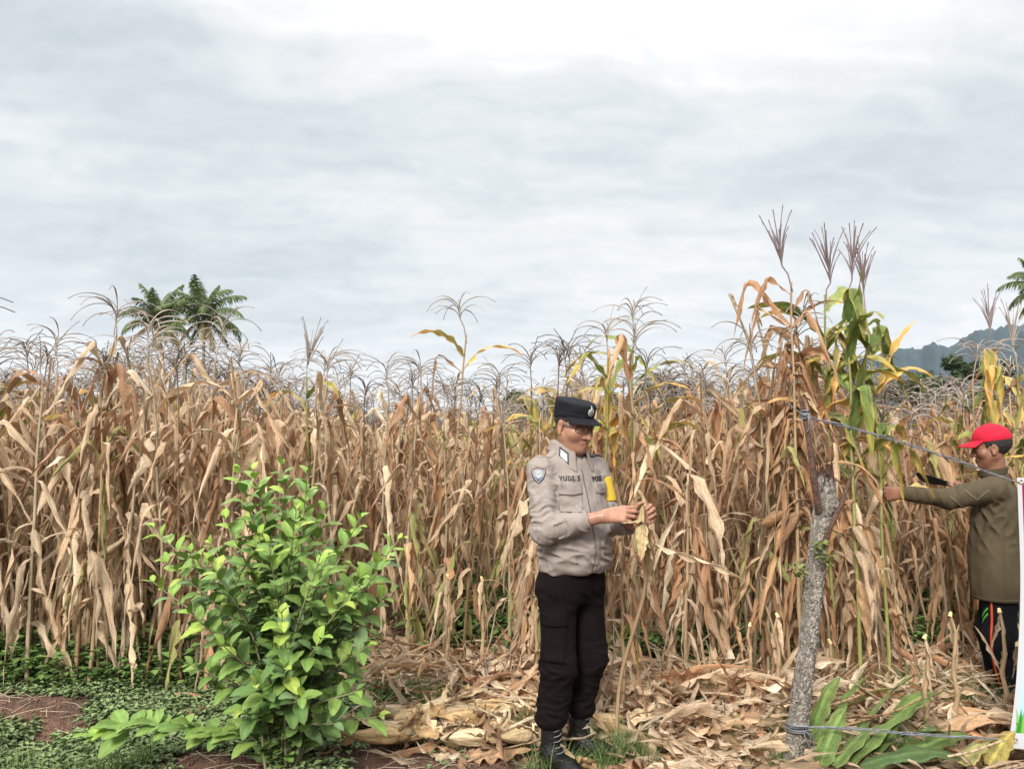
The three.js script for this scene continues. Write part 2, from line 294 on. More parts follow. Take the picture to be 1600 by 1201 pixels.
M.crown = foliage(0.07, 0.105, 0.035); M.crownDark = foliage(0.04, 0.065, 0.025); M.crownPale = foliage(0.12, 0.145, 0.06);
M.bark = new THREE.MeshStandardMaterial({ color: new THREE.Color().setRGB(0.16, 0.12, 0.09), roughness: 0.95 });
function farTree(px, top, D, w, mat, label, seed) {
  const r = rng(seed), b = onGround(px, D), H = at(px, top, D).y, t = thing('broadleaf_tree', label, 'tree', [b.x, b.y, b.z], 0);
  const limbs = [tube([V(0, -0.2, 0), V(0.1, H * 0.3, 0), V(0, H * 0.7, 0.1)], [0.22, 0.16, 0.06], 7)];
  const lobes = []; for (let i = 0; i < 11; i++) { const a = r() * 2 * PI, q = sqrt(r()), y = H * (0.42 + 0.46 * r()); lobes.push([cos(a) * q * w * 0.62 * (1.15 - y / H * 0.6), y, sin(a) * q * w * 0.5, w * (0.24 + 0.2 * r())]); limbs.push(tube([V(0, H * 0.3, 0), V(lobes[i][0] * 0.5, y * 0.75, lobes[i][2] * 0.5), V(lobes[i][0], y, lobes[i][2])], [0.08, 0.05, 0.02], 5)); }
  part('trunk', mergeGeometries(limbs), M.bark, t);
  const pos = [], idx = [], col = [];
  for (const [lx, ly, lz, lr] of lobes) for (let i = 0; i < 420; i++) {
    const d = V(r() - 0.5, r() - 0.5, r() - 0.5).normalize(), k = lr * (0.45 + 0.6 * pow(r(), 0.5)), p = V(lx, ly, lz).addScaledVector(d, k * (0.85 + 0.4 * n3(d.x * 2 + lx, d.y * 2, d.z * 2 + seed))); p.y = max(p.y, H * 0.12);
    const s = 0.09 + 0.13 * r(), u = V(r() - 0.5, r() - 0.5, r() - 0.5).normalize(), v = u.clone().cross(d).normalize(), n = pos.length / 3, c = (0.6 + 0.8 * r()) * (0.8 + 0.35 * n3(p.x * 0.8, p.y * 0.8, p.z * 0.8));
    for (const [a, e, l] of [[-1, 0, 0], [0, -0.5, 0.15], [1, 0, 0], [0, 0.5, 0.15]]) { const q = p.clone().addScaledVector(u, a * s * 1.3).addScaledVector(v, e * s * 1.5).addScaledVector(d, l * s); pos.push(q.x, q.y, q.z); col.push(c, c, c * 0.9); }
    idx.push(n, n + 1, n + 2, n, n + 2, n + 3);
  }
  part('crown', build(pos, idx, null, col), mat, t);
}
farTree(1068, 582, 58, 3.2, M.crownDark, 'dark tree beyond the field, highest of those right of the black cap', 201);
farTree(1112, 598, 60, 2.6, M.crownDark, 'dark tree beyond the field, touching the highest one on its right', 202);
farTree(1160, 606, 70, 3, M.crownPale, 'pale green tree beyond the field, left of the tall green corn', 203);
farTree(1205, 598, 72, 3.2, M.crown, 'mid green tree just left of the tall green corn, beyond the field', 204);
farTree(1262, 590, 75, 3.6, M.crown, 'bushy tree showing between the tall green corn plants', 205);
farTree(1345, 585, 74, 3.4, M.crownDark, 'dark tree below the left end of the hill', 206);
farTree(1415, 584, 70, 3.0, M.crown, 'dark tree right of the tall green corn, below the hill', 207);
farTree(1470, 572, 66, 2.4, M.crown, 'green tree in front of the hill, midway along its ridge', 208);
farTree(1514, 540, 62, 1.5, M.crownDark, 'dark pointed tree standing up before the hill', 209);
farTree(1560, 548, 64, 3, M.crown, 'green tree before the hill near the picture\'s right edge', 210);
farTree(808, 612, 62, 2.4, M.crownPale, 'brownish green tree beyond the field, left of the black cap', 211);
farTree(846, 628, 64, 2, M.crown, 'small dark tree beyond the field just left of the black cap', 212);
farTree(958, 612, 70, 2.4, M.crown, 'tree beyond the field just right of the black cap', 213);
farTree(1016, 604, 66, 2.6, M.crown, 'tree beyond the field behind the yellowing corn plant', 214);

// coconut palms
M.frond = foliage(0.1, 0.135, 0.05); M.frondOld = foliage(0.2, 0.15, 0.07); M.palmTrunk = new THREE.MeshStandardMaterial({ color: new THREE.Color().setRGB(0.22, 0.18, 0.14), roughness: 0.95 });
function frondGeo(seed, L, up, fall) {
  const r = rng(seed), pts = [], N = 14; let p = V(0, 0, 0), a = up;
  for (let i = 0; i <= N; i++) { pts.push(p.clone()); p = p.clone().add(V(cos(a), sin(a), 0).multiplyScalar(L / N)); a -= fall / N * (0.4 + 1.2 * i / N); }
  const gs = [tube(pts, (t) => 0.055 * (1 - t) + 0.012, 4, () => [1.2, 1.1, 0.8])], pos = [], idx = [], col = [], C = new THREE.CatmullRomCurve3(pts);
  for (let i = 5; i < 62; i++) for (const s of [-1, 1]) {
    const t = i / 62, o = C.getPoint(t), g = C.getTangent(t), len = L * 0.23 * pow(sin(PI * clamp(t * 0.86 + 0.1)), 0.6) * (0.8 + 0.4 * r()), out = V(0, 0, s).addScaledVector(g, 0.6 + 0.5 * r()).add(V(0, -0.35 - 0.8 * r(), 0)).normalize(), n = pos.length / 3, w = 0.034 + 0.02 * r(), c = 0.7 + 0.6 * r();
    const m = o.clone().addScaledVector(out, len * 0.55), e = m.clone().addScaledVector(out, len * 0.4).add(V(0, -len * 0.32, 0)), k = g.clone().multiplyScalar(w);
    for (const q of [o.clone().sub(k), o.clone().add(k), m.clone().sub(k), m.clone().add(k), e]) { pos.push(q.x, q.y, q.z); col.push(c, c, c * 0.9); }
    idx.push(n, n + 1, n + 2, n + 2, n + 1, n + 3, n + 2, n + 3, n + 4);
  }
  const b = build(pos, idx, null, col); return mergeGeometries([gs[0], b]);
}
const fronds = [frondGeo(1, 4.4, 1.42, 0.9), frondGeo(2, 4.5, 1.05, 1.5), frondGeo(3, 4.5, 0.65, 1.7), frondGeo(4, 4.3, 0.1, 1.5), frondGeo(5, 4.0, -0.6, 0.85)];
function palm(px, py, D, seed, lean, label, size = 1) {
  const r = rng(seed), b = onGround(px + lean, D), c = at(px, py, D), t = thing('coconut_palm', label, 'palm tree', [b.x, b.y, b.z]);
  const top = c.clone().sub(b), pts = curve([V(0, -0.3, 0), V(top.x * 0.15, top.y * 0.4, 0.2), V(top.x * 0.6, top.y * 0.8, 0.1), top], 16);
  part('trunk', tube(pts, (k) => 0.2 - 0.08 * k + 0.006 * sin(k * 160), 9), M.palmTrunk, t);
  for (let i = 0; i < 27; i++) {
    const lvl = i < 5 ? 0 : i < 10 ? 1 : i < 16 ? 2 : i < 22 ? 3 : 4, m = part('frond', fronds[lvl], i === 26 || (lvl === 4 && i % 2) ? M.frondOld : M.frond, t);
    m.position.copy(top); m.rotation.set((r() - 0.5) * 0.5, i * 2.4 + (r() - 0.5) * 0.6, (r() - 0.5) * 0.25, 'YXZ'); m.scale.setScalar(size * (0.82 + 0.3 * r()));
  }
  for (let i = 0; i < 6; i++) { const q = part('coconut', new THREE.SphereGeometry(0.14, 8, 6), M.crown, t), a = i / 6 * 2 * PI; q.position.copy(top).add(V(cos(a) * 0.25, -0.3, sin(a) * 0.25)); q.scale.y = 1.2; }
}
M.crown.vertexColors = true;
palm(318, 497, 74, 31, -8, 'tall coconut palm on the left skyline, right-hand one of the touching pair');
palm(246, 502, 78, 32, 6, 'coconut palm on the left skyline, left-hand one of the touching pair');
palm(1632, 452, 58, 33, 20, 'coconut palm cut by the right edge, its fronds above the corn', 0.72);

// ================================================================ CORN
function leafGeo(r, o, N = 16, C = 4) {
  const pos = [], uv = [], col = [], idx = [], L = o.L, W = o.W / 2, ph = r() * 9, wf = 16 + 14 * r(), tw0 = (r() - 0.5) * 0.5, tw = o.twist * (r() < 0.5 ? -1 : 1) * (0.5 + r()), sway = (r() - 0.5) * o.sway, u0 = r(), v0 = r() * 3, tone = 0.82 + 0.36 * r(), ragged = o.ragged ?? 0.1;
  let p = V(0, 0, 0), side = V(0, 0, 1);
  for (let i = 0; i <= N; i++) {
    const t = i / N, fi = min(o.phi(t), 3.08), yaw = sway * t * t + 0.35 * o.sway * n2(t * 3 + ph, 4), T = V(sin(fi) * cos(yaw), cos(fi), sin(fi) * sin(yaw) + 0.16 * o.sway * n2(t * 2.5, ph)).normalize();
    if (i) p = p.clone().addScaledVector(T, L / N);
    const S = side.clone().addScaledVector(T, -side.dot(T)).normalize(), Nn = S.clone().cross(T), a = tw0 + tw * t + 0.5 * o.sway * n2(t * 4, ph + 7), S2 = S.clone().multiplyScalar(cos(a)).addScaledVector(Nn, sin(a)), N2 = S2.clone().cross(T);
    const w = W * (t < 0.12 ? lerp(0.5, 0.9, t / 0.12) : 1) * pow(max(1 - pow(t, 2.6), 0), 0.75) * (0.9 + 0.2 * n2(t * 4, ph)), fold = o.fold * (0.75 + 0.5 * n2(t * 3, ph + 3)) + (o.curl ?? 0) * t;
    for (let j = 0; j <= C; j++) {
      const s = j / C * 2 - 1, q = abs(s), k = fold * (0.6 + 0.4 * q), rag = 1 + ragged * n2(t * 24, ph + s * 3) * q;
      const x = s * w * rag * cos(k), y = q * w * rag * sin(k) + o.wave * w * q * q * sin(t * wf + s * 2 + ph) + 0.12 * o.wave * w * n2(t * 9 + s, ph) + (o.crumple ?? 0) * (0.35 * w + 0.004) * n2(t * 17 + ph, s * 1.7);
      const v = p.clone().addScaledVector(S2, x).addScaledVector(N2, -y); pos.push(v.x, v.y, v.z); uv.push(u0 + s * 0.5, v0 + t * L * 1.2);
      const c = tone * (1 + 0.22 * n2(t * 5 + ph, s + ph)) * (q < 0.1 ? o.rib ?? 1.12 : 1), ed = (o.edge ?? 0) * sst(0.45, 1, max(q * 0.8, t * 1.05) + 0.25 * n2(t * 8, s * 2 + ph));
      col.push(lerp(c, (o.edgeColor ?? [1, 1, 1])[0] * c, ed), lerp(c, (o.edgeColor ?? [1, 1, 1])[1] * c, ed), lerp(c, (o.edgeColor ?? [1, 1, 1])[2] * c, ed));
      if (i && j) { const a0 = (i - 1) * (C + 1) + j - 1, b0 = a0 + C + 1; idx.push(a0, a0 + 1, b0, b0, a0 + 1, b0 + 1); }
    }
  }
  return build(pos, idx, uv, col);
}
const hangPhi = (r) => { const a = 0.7 + 1.1 * r(), e = 2.75 + 0.35 * r(), k = 0.12 + 0.2 * r(); return (t) => lerp(a, e, sst(0, k, t)) + 0.08 * sin(t * 7 + a * 9); };
const kinkPhi = (r) => { const a = 0.3 + 0.6 * r(), k = 0.2 + 0.35 * r(), e = 2.3 + 0.8 * r(), c = 0.4 * r(), w = 0.025 + 0.07 * r(); return (t) => lerp(a + c * t, e + 0.25 * t, sst(k - w, k + w, t)); };
const archPhi = (r) => { const a = 0.3 + 0.35 * r(), e = 1.9 + 1.1 * r(); return (t) => a + (e - a) * pow(t, 1.3); };
const erectPhi = (r) => { const a = 0.12 + 0.3 * r(), e = 0.4 + 0.7 * r(); return (t) => a + (e - a) * t * t; };
const dryLeaf = (r, kind) => kind === 'hang' ? { L: 0.35 + 0.42 * r(), W: 0.028 + 0.055 * pow(r(), 1.3), phi: hangPhi(r), fold: 0.3 + 0.8 * r(), twist: 2.0, sway: 0.9, wave: 0.5, ragged: 0.4, curl: 0.5, crumple: 0.5 }
  : kind === 'kink' ? { L: 0.4 + 0.35 * r(), W: 0.03 + 0.048 * r(), phi: kinkPhi(r), fold: 0.3 + 0.7 * r(), twist: 1.3, sway: 0.8, wave: 0.4, ragged: 0.3, curl: 0.6, crumple: 0.4 }
  : kind === 'arch' ? { L: 0.32 + 0.25 * r(), W: 0.028 + 0.035 * r(), phi: archPhi(r), fold: 0.3 + 0.7 * r(), twist: 1.8, sway: 0.8, wave: 0.5, ragged: 0.3, curl: 0.7, crumple: 0.5 }
  : { L: 0.24 + 0.2 * r(), W: 0.03 + 0.035 * r(), phi: erectPhi(r), fold: 0.7 + 0.5 * r(), twist: 1.4, sway: 0.7, wave: 0.3, ragged: 0.3, curl: 0.7, crumple: 0.4 };
const greenLeaf = (r) => ({ L: 0.36 + 0.24 * r(), W: 0.06 + 0.03 * r(), phi: r() < 0.4 ? archPhi(r) : r() < 0.85 ? kinkPhi(r) : erectPhi(r), fold: 0.28 + 0.25 * r(), twist: 0.6, sway: 0.35, wave: 0.28, ragged: 0.06, edge: 0.55 + 0.4 * r(), edgeColor: [3.2, 1.7, 1.5] });
function tasselGeo(r, kind, low = false) {
  const gs = [], up = kind === 'upright', H = up ? 0.34 : 0.24, sd = low ? 3 : 4, n = up ? 13 : 8 + floor(r() * 5), seg = low ? 5 : 8, thick = up ? 0.0038 : 0.0034;
  const arc = (from, a0, a1, len, yaw) => { const pts = []; let p = from.clone(); for (let i = 0; i <= seg; i++) { pts.push(p.clone()); const t = i / seg, a = a0 + (a1 - a0) * pow(t, up ? 1.2 : 0.85); p = p.clone().add(V(sin(a) * cos(yaw), cos(a), sin(a) * sin(yaw)).multiplyScalar(len / seg)); } return tube(pts, (t) => thick * (1.05 - 0.35 * t) * (1 + 0.3 * sin(t * 40)), sd); };
  const stem = 0.06 + 0.1 * r(), bend = (r() - 0.5) * 0.1;
  gs.push(tube([V(0, -0.05, 0), V(bend * 0.3, stem * 0.5, 0), V(bend, stem, 0)], [0.0045, 0.004, 0.0045], sd));
  gs.push(arc(V(bend, stem, 0), up ? 0.04 : 0.1 + 0.25 * r(), up ? 0.15 : 0.5 + 1.8 * r(), H, r() * 6.3));
  for (let i = 0; i < n; i++) { const y = stem + 0.1 * (i / n) * (up ? 1.1 : 0.9); gs.push(arc(V(bend, y, 0), up ? 0.12 + 0.18 * r() : 0.3 + 0.4 * r(), up ? 0.15 + 0.65 * r() : 1.9 + 1.1 * r(), (up ? 0.17 : 0.2) + 0.12 * r(), i * 2.4 + r())); }
  return mergeGeometries(gs);
}
// an ear in its husk: a pointed body of overlapping husk leaves, tip along +y
function earGeo(r, L = 0.2, R = 0.028, N = 12, S = 14) {
  const pos = [], idx = [], uv = [], col = [], ph = r() * 9, bend = (r() - 0.5) * 0.05;
  for (let i = 0; i <= N; i++) for (let j = 0; j <= S; j++) {
    const t = i / N, a = j / S * 2 * PI, prof = pow(sin(PI * pow(clamp(t * 0.97 + 0.02), 0.72)), 0.62) * (1 - 0.35 * t) + 0.06, k = R * prof * (1 + 0.09 * (1 - 2 * abs(sin(a * 2.5 + ph + t * 1.2))) + 0.1 * n2(a * 1.5 + ph, t * 5) + 0.03 * sin(a * 11 + t * 3));
    pos.push(cos(a) * k + bend * t * t, t * L, sin(a) * k); uv.push(j / S * 2, t * L * 2 + ph); const c = 0.85 + 0.3 * n2(a * 2 + ph, t * 2); col.push(c, c, c * 0.97);
    if (i && j) { const p = (i - 1) * (S + 1) + j - 1, q = p + S + 1; idx.push(p, q, p + 1, q, q + 1, p + 1); }
  }
  return build(pos, idx, uv, col);
}
function stalkGeo(r, h, rad, N = 10, sides = 7, bend = 0.06, broken) {
  const pts = [], rr = [], bx = (r() - 0.5) * 2 * bend, bz = (r() - 0.5) * 2 * bend, wob = r() * 9;
  for (let i = 0; i <= N; i++) { const t = i / N; for (const [d, k] of sides > 4 ? [[-0.012, 0.92], [0, 1.22], [0.012, 1]] : [[0, 1]]) { const u = clamp(t + d / h); pts.push(V(bx * u * u * h + 0.012 * n2(u * 3, wob), u * h - (i ? 0 : 0.03), bz * u * u * h + 0.012 * n2(u * 3, wob + 5))); rr.push(rad * (1 - 0.55 * u) * k); } }
  const at = (u) => { const f = clamp(u) * (pts.length - 1), i = min(floor(f), pts.length - 2); return pts[i].clone().lerp(pts[i + 1], f - i); };
  const keep = pts.map((p, i) => [p, rr[i]]).filter(([p], i) => !i || p.distanceTo(pts[i - 1]) > 1e-4);
  return { geo: tube(keep.map((k) => k[0]), keep.map((k) => k[1]), sides), at };
}
// what a plant is made of: a list of [name, geometry, material key, position, turn]
function cornPlan(seed, s) {
  const r = rng(seed), out = [], low = s.low, st = stalkGeo(r, s.h, s.rad ?? 0.0125, low ? 4 : 9, low ? 4 : 7, s.bend ?? 0.06), mats = s.mats;
  out.push(['stalk', st.geo, s.stalk ?? 'stalk', V(0, 0, 0), [0, 0, 0]]);
  const plane = r() * 6.3;
  for (let i = 0; i < s.n; i++) {
    const f = lerp(s.from ?? 0.2, s.tassel === 'upright' ? 0.93 : 0.93, pow((i + 0.5) / s.n, s.pack ?? 0.9)), a = plane + (i % 2) * PI + (r() - 0.5) * 1.5, green = s.green && f > s.green[0] && f < s.green[1];
    const kind = f < (s.hangTo ?? 0.55) ? (r() < 0.92 ? 'hang' : 'arch') : f > 0.93 ? (r() < 0.5 ? 'erect' : 'kink') : r() < 0.55 ? 'kink' : r() < 0.3 ? 'arch' : 'hang';
    const o = green ? greenLeaf(r) : dryLeaf(r, kind); if (s.scale) { o.L *= s.scale; o.W *= s.scale; }
    const list = green ? s.greens : mats;
    const seg = low ? 11 : 18, across = low ? 3 : 4; let g = leafGeo(r, o, seg, across);
    if (!green && r() < 0.6) { const k2 = r() < 0.7 ? 'hang' : 'arch', q = dryLeaf(r, k2); q.W *= 0.5; q.L *= 0.8; g = mergeGeometries([g, leafGeo(r, q, low ? 8 : 14, low ? 2 : 3).applyMatrix4(new THREE.Matrix4().makeRotationY((r() - 0.5) * 2.2))]); }   // the torn strip and sheath that hang with it
    out.push(['leaf', g, list[floor(r() * list.length)], st.at(f), [0, a, 0]]);
  }
  if (s.tassel) out.push(['tassel', tasselGeo(r, s.tassel, low), s.tasselMat ?? 'tassel', st.at(1).add(V(0, -0.01, 0)), [(r() - 0.5) * 0.3, r() * 6.3, (r() - 0.5) * 0.3]]);
  if (s.ear) out.push(['ear', earGeo(r, 0.19, 0.026, low ? 6 : 10, low ? 7 : 12), mats[floor(r() * mats.length)], st.at(0.42 + 0.1 * r()), [0, r() * 6.3, -(r() < 0.6 ? 2.3 + 0.6 * r() : 0.5 + 0.5 * r())]]);
  return out;
}
const matOf = (k) => DRY[k] ?? GREEN[k] ?? M[k];
function cornPlant(plan, label, group, pos, turn) {
  const t = thing('corn_plant', label, 'corn plant', pos, turn, group);
  for (const [name, geo, mat, p, rot] of plan) { const m = part(name, geo, matOf(mat), t); m.position.copy(p); m.rotation.set(...rot, 'YXZ'); }
  return t;
}
const LEFT = ['pale', 'pale', 'tan', 'tan', 'cream', 'cream', 'buff', 'pale', 'brown'], MID = ['tan', 'tan', 'buff', 'buff', 'brown', 'rust', 'pale', 'orange', 'mixed'], RIGHT = ['rust', 'rust', 'orange', 'orange', 'tan', 'buff', 'brown', 'pale', 'tan'];
const protoSpecs = [
  { h: 1.78, n: 14, tassel: 'arch', ear: 1, mats: LEFT }, { h: 1.7, n: 13, tassel: 'arch', ear: 1, mats: LEFT, stalk: 'stalkGrey' }, { h: 1.82, n: 13, tassel: 'arch', ear: 0, mats: LEFT, bend: 0.1 }, { h: 1.74, n: 14, tassel: null, ear: 1, mats: LEFT, bend: 0.12, hangTo: 0.7 },
  { h: 1.72, n: 13, tassel: 'arch', ear: 1, mats: LEFT, hangTo: 0.35 }, { h: 1.8, n: 14, tassel: 'arch', ear: 1, mats: LEFT, from: 0.14 }, { h: 1.66, n: 13, tassel: 'arch', ear: 1, mats: LEFT, hangTo: 0.62 }, { h: 1.76, n: 12, tassel: 'arch', ear: 0, mats: LEFT, from: 0.3, hangTo: 0.3 },
];
const plans = protoSpecs.map((s, i) => cornPlan(500 + i, s));
// where the crop's front edge runs, and how tall it stands, by bearing (pixel column)
const table = (T) => (p) => { let i = 0; while (i < T.length - 2 && p > T[i + 1][0]) i++; return lerp(T[i][1], T[i + 1][1], clamp((p - T[i][0]) / (T[i + 1][0] - T[i][0]))); };
const frontOf = table([[-200, 4.55], [350, 4.6], [520, 4.95], [620, 5.1], [800, 5.05], [900, 4.9], [1000, 4.65], [1230, 4.5], [1350, 4.5], [1390, 5.15], [1470, 5.2], [1560, 5.5], [1800, 5.5]]);
const tallOf = table([[-200, 1.04], [330, 1.06], [440, 1.0], [560, 0.96], [840, 0.94], [980, 1.0], [1230, 1.0], [1370, 1.0], [1410, 0.92], [1530, 0.92], [1580, 1.04], [1800, 1.08]]);
const placed = [];
{
  const r = rng(900); let n = 0;
  for (let row = 0; row < 130; row++) {
    const base = row < 34 ? row * 0.58 : 34 * 0.58 + (row - 34) * 1.15, step = row < 34 ? 0.1 : 0.42, Dm = 4.75 + base; if (Dm > 92) break;
    const halfW = Dm * 0.666 * 1.13 + 1.7;
    for (let x = -halfW + r() * step; x < halfW; x += step * (0.8 + 0.4 * r())) {
      const z0 = base + (r() - 0.5) * (row < 34 ? 0.3 : 0.9), px = 800 + x / Dm * FOC, D = frontOf(px) + z0 + (row < 34 ? 0 : 0.0), k = r(), k2 = r();
      if (row < 3 && px > 692 && px < 792 && k < 0.72) continue;
      if (row < 2 && px > 1290 && px < 1352 && k < 0.5) continue;
      
      if (row < 1 && px > 1010 && px < 1150 && k < 0.3) continue;
      if (k2 < 0.06) continue; if (row < 1 && n % 2 === 1 && k2 < 0.4) { n++; continue; }
      placed.push({ fill: row < 34 && (n++ % 2 === 1), x: x * D / Dm, z: -D, px, D, row, s: tallOf(px) * (0.9 + 0.2 * r()), turn: r() * 6.3, lean: [(r() - 0.5) * 0.14, (r() - 0.5) * 0.14], pick: r(), tone: r() });
    }
  }
}
placed.sort((a, b) => a.D - b.D);
const NEAR = 215, near = placed.filter((p) => !p.fill && abs(p.x) < p.D * 0.70).slice(0, NEAR), nearSet = new Set(near), rest = placed.filter((p) => !nearSet.has(p));
const zone = (p) => p.px < 210 ? ['pale', 'at the left edge of the field', 'left of the bush', LEFT] : p.px < 630 ? ['pale', 'behind the green bush', 'behind the bush', LEFT] : p.px < 820 ? ['brown', 'between the bush and the man in grey', 'between bush and man in grey', MID] : p.px < 1000 ? ['brown', 'behind the man in the grey shirt', 'behind the man in grey', MID] : p.px < 1240 ? ['reddish', 'between the man in grey and the post', 'left of the post', RIGHT] : p.px < 1480 ? ['reddish', 'between the post and the red capped man', 'right of the post', RIGHT] : ['brown', 'behind the man in the red cap', 'behind the man in red cap', RIGHT];
const looks = ['dry', 'tall slim', 'bent', 'tasselless', 'drooping', 'low leaved', 'short', 'high leaved'], depthWord = (row) => row < 1 ? 'in front row' : row < 3 ? 'in second row' : 'further back';
{
  const r = rng(901), first = [];
  near.forEach((p) => {
    const i = floor(p.pick * plans.length), [hue, where, side, mats] = zone(p), y = gh(p.x, p.z), label = `${looks[i]} ${hue} corn plant ${depthWord(p.row)} ${where}`, group = `${looks[i]} dry corn plants ${depthWord(p.row)} ${side}`;
    let o;
    if (!first[i]) { o = first[i] = cornPlant(plans[i], label, group, [p.x, y, p.z], p.turn); }
    else { o = first[i].clone(); o.name = numbered('corn_plant'); o.userData = { label, category: 'corn plant', group }; scene.add(o); o.position.set(p.x, y, p.z); }
    o.rotation.set(p.lean[0], p.turn, p.lean[1], 'YXZ'); o.scale.set(p.s * 1.02, p.s, p.s * 1.02);
    const greenish = r() < 0.06;
    for (const c of o.children) { shade(c); if (c.name === 'leaf' || c.name === 'ear') { const q = r(); c.material = matOf(greenish && q < 0.3 ? 'mixed' : mats[floor(r() * mats.length)]); } else if (c.name === 'stalk') c.material = r() < 0.5 ? M.stalk : M.stalkGrey; }
  });
}
// the rest of the field: merged plants, many times over
{
  const field = new THREE.Group(); field.name = 'corn_crop'; field.userData = { kind: 'stuff', label: 'dry corn crop filling the field behind the front rows', category: 'corn crop' }; scene.add(field);
  const merged = protoSpecs.slice(0, 8).map((s, i) => {
    const gs = cornPlan(600 + i, { ...s, low: true, tassel: i % 2 ? null : s.tassel, mats: i < 5 ? MID : LEFT, n: s.n, green: i === 2 ? [0.7, 0.95] : null, greens: ['mixed', 'light'] }).map(([name, geo, mat, p, rot]) => {
      const g = geo.clone(), c = matOf(mat).color, n = g.attributes.position.count, old = g.attributes.color, col = new Float32Array(n * 3);
      for (let k = 0; k < n; k++) { col[k * 3] = c.r * (old ? old.getX(k) : 1); col[k * 3 + 1] = c.g * (old ? old.getY(k) : 1); col[k * 3 + 2] = c.b * (old ? old.getZ(k) : 1); }
      g.setAttribute('color', new THREE.BufferAttribute(col, 3)); g.applyMatrix4(mat4(p, quat(...rot), 1)); return g;
    });
    return mergeGeometries(gs);
  });
  const mat = leafMat(1, 1, 1), lists = merged.map(() => [[], []]);
  for (const p of rest) { const L = lists[floor(p.pick * merged.length)], k = 0.85 + 0.3 * p.tone; L[0].push(mat4(V(p.x, gh(p.x, p.z), p.z), quat(p.lean[0], p.turn, p.lean[1]), V(p.s * 1.05, p.s, p.s * 1.05))); L[1].push(new THREE.Color(k, k * lerp(0.93, 1.0, p.tone), k * lerp(0.85, 1, p.tone))); }
  merged.forEach((g, i) => stuff('corn_mass', g, mat, ...lists[i], field));
}
console.log('corn', near.length, 'individual to', near[near.length - 1].D.toFixed(1), 'rest', rest.length);

// single plants that stand out
function special(px, D, plan, label, turn = 0, lean = [0, 0]) { const b = onGround(px, D), o = cornPlant(plan, label, null, [b.x, b.y, b.z], turn); o.rotation.set(lean[0], turn, lean[1], 'YXZ'); return o; }
const GM = ['light', 'leaf', 'mixed', 'yellow'];
special(1252, 4.3, cornPlan(701, { h: 2.3, n: 23, tassel: 'upright', tasselMat: 'tasselDark', ear: 1, mats: ['rust', 'orange', 'brown', 'rust'], hangTo: 0.85, pack: 0.5, bend: 0.03 }), 'tallest dry reddish corn plant behind the post, dark upright tassel', 0.4, [0, 0.025]);
special(1228, 4.4, cornPlan(716, { h: 1.98, n: 20, tassel: 'arch', ear: 1, mats: ['rust', 'orange', 'tan', 'buff'], hangTo: 0.85, pack: 0.5, bend: 0.04 }), 'dense dry reddish corn plant left of the tallest one behind the post', 2.2);
special(1274, 4.5, cornPlan(717, { h: 2.05, n: 20, tassel: null, ear: 1, mats: ['rust', 'orange', 'tan', 'pale'], hangTo: 0.8, pack: 0.5, bend: 0.04 }), 'dense dry corn plant without tassel right of the tallest one', 0.9);
special(1300, 4.35, cornPlan(702, { h: 2.28, n: 22, tassel: 'upright', tasselMat: 'tasselDark', ear: 1, mats: ['orange', 'tan', 'rust'], green: [0.55, 0.97], greens: ['light', 'mixed', 'light', 'leaf'], hangTo: 0.42, pack: 0.72, stalk: 'stalkGreen', bend: 0.03 }), 'tall half green corn plant right behind the post, second tassel from left', 1.3);
special(1340, 4.25, cornPlan(703, { h: 2.2, n: 22, tassel: 'upright', tasselMat: 'tasselDark', ear: 1, mats: ['orange', 'tan', 'rust'], green: [0.55, 0.94], greens: ['leaf', 'light', 'leaf', 'mixed'], hangTo: 0.42, pack: 0.72, stalk: 'stalkGreen', bend: 0.03, scale: 1.1 }), 'tall green corn plant right of the post, third tassel from left', 2.6);
special(1385, 4.4, cornPlan(704, { h: 2.2, n: 23, tassel: 'upright', tasselMat: 'tasselDark', ear: 1, mats: ['orange', 'tan', 'pale'], green: [0.5, 0.96], greens: ['leaf', 'light', 'light', 'yellow'], hangTo: 0.4, pack: 0.72, stalk: 'stalkGreen', bend: 0.03, scale: 1.1 }), 'tall green corn plant furthest right of the post group, purple tassel', 0.1);
special(990, 5.0, cornPlan(705, { h: 2.12, n: 17, tassel: 'arch', ear: 1, mats: ['tan', 'rust', 'orange'], green: [0.62, 1], greens: ['mixed', 'yellow', 'light', 'mixed'], hangTo: 0.5, pack: 0.75, stalk: 'stalkGreen', bend: 0.04 }), 'tall yellow-green corn plant with drooping tassel right of the black cap', 0.8);
special(938, 4.9, cornPlan(706, { h: 1.95, n: 15, tassel: 'arch', ear: 0, mats: ['tan', 'rust', 'buff'], green: [0.7, 1], greens: ['yellow', 'light', 'mixed'], hangTo: 0.5, pack: 0.75, stalk: 'stalkGreen' }), 'corn plant with long yellow blade just behind the black cap', 2.2, [0, 0.06]);
special(700, 5.1, cornPlan(707, { h: 2.15, n: 13, tassel: 'arch', ear: 1, mats: ['tan', 'buff', 'brown'], green: [0.85, 0.93], greens: ['yellow'], hangTo: 0.75, bend: 0.05, pack: 0.7 }), 'thin corn plant rising highest between the bush and the man in grey', 1.9, [0, 0.03]);
special(486, 5.0, cornPlan(708, { h: 1.85, n: 15, tassel: 'upright', ear: 1, mats: ['tan', 'buff', 'pale'], green: [0.82, 1], greens: ['light', 'leaf', 'mixed'], hangTo: 0.6, stalk: 'stalkGreen' }), 'corn plant with green top and upright tassel above the bush', 0.7);
special(1565, 5.2, cornPlan(709, { h: 2.1, n: 17, tassel: 'upright', tasselMat: 'tasselDark', ear: 1, mats: ['orange', 'tan', 'mixed'], green: [0.55, 0.95], greens: GM, hangTo: 0.5, stalk: 'stalkGreen', scale: 1.1 }), 'green corn plant with dark tassel standing above the red cap', 0.9, [0, -0.02]);
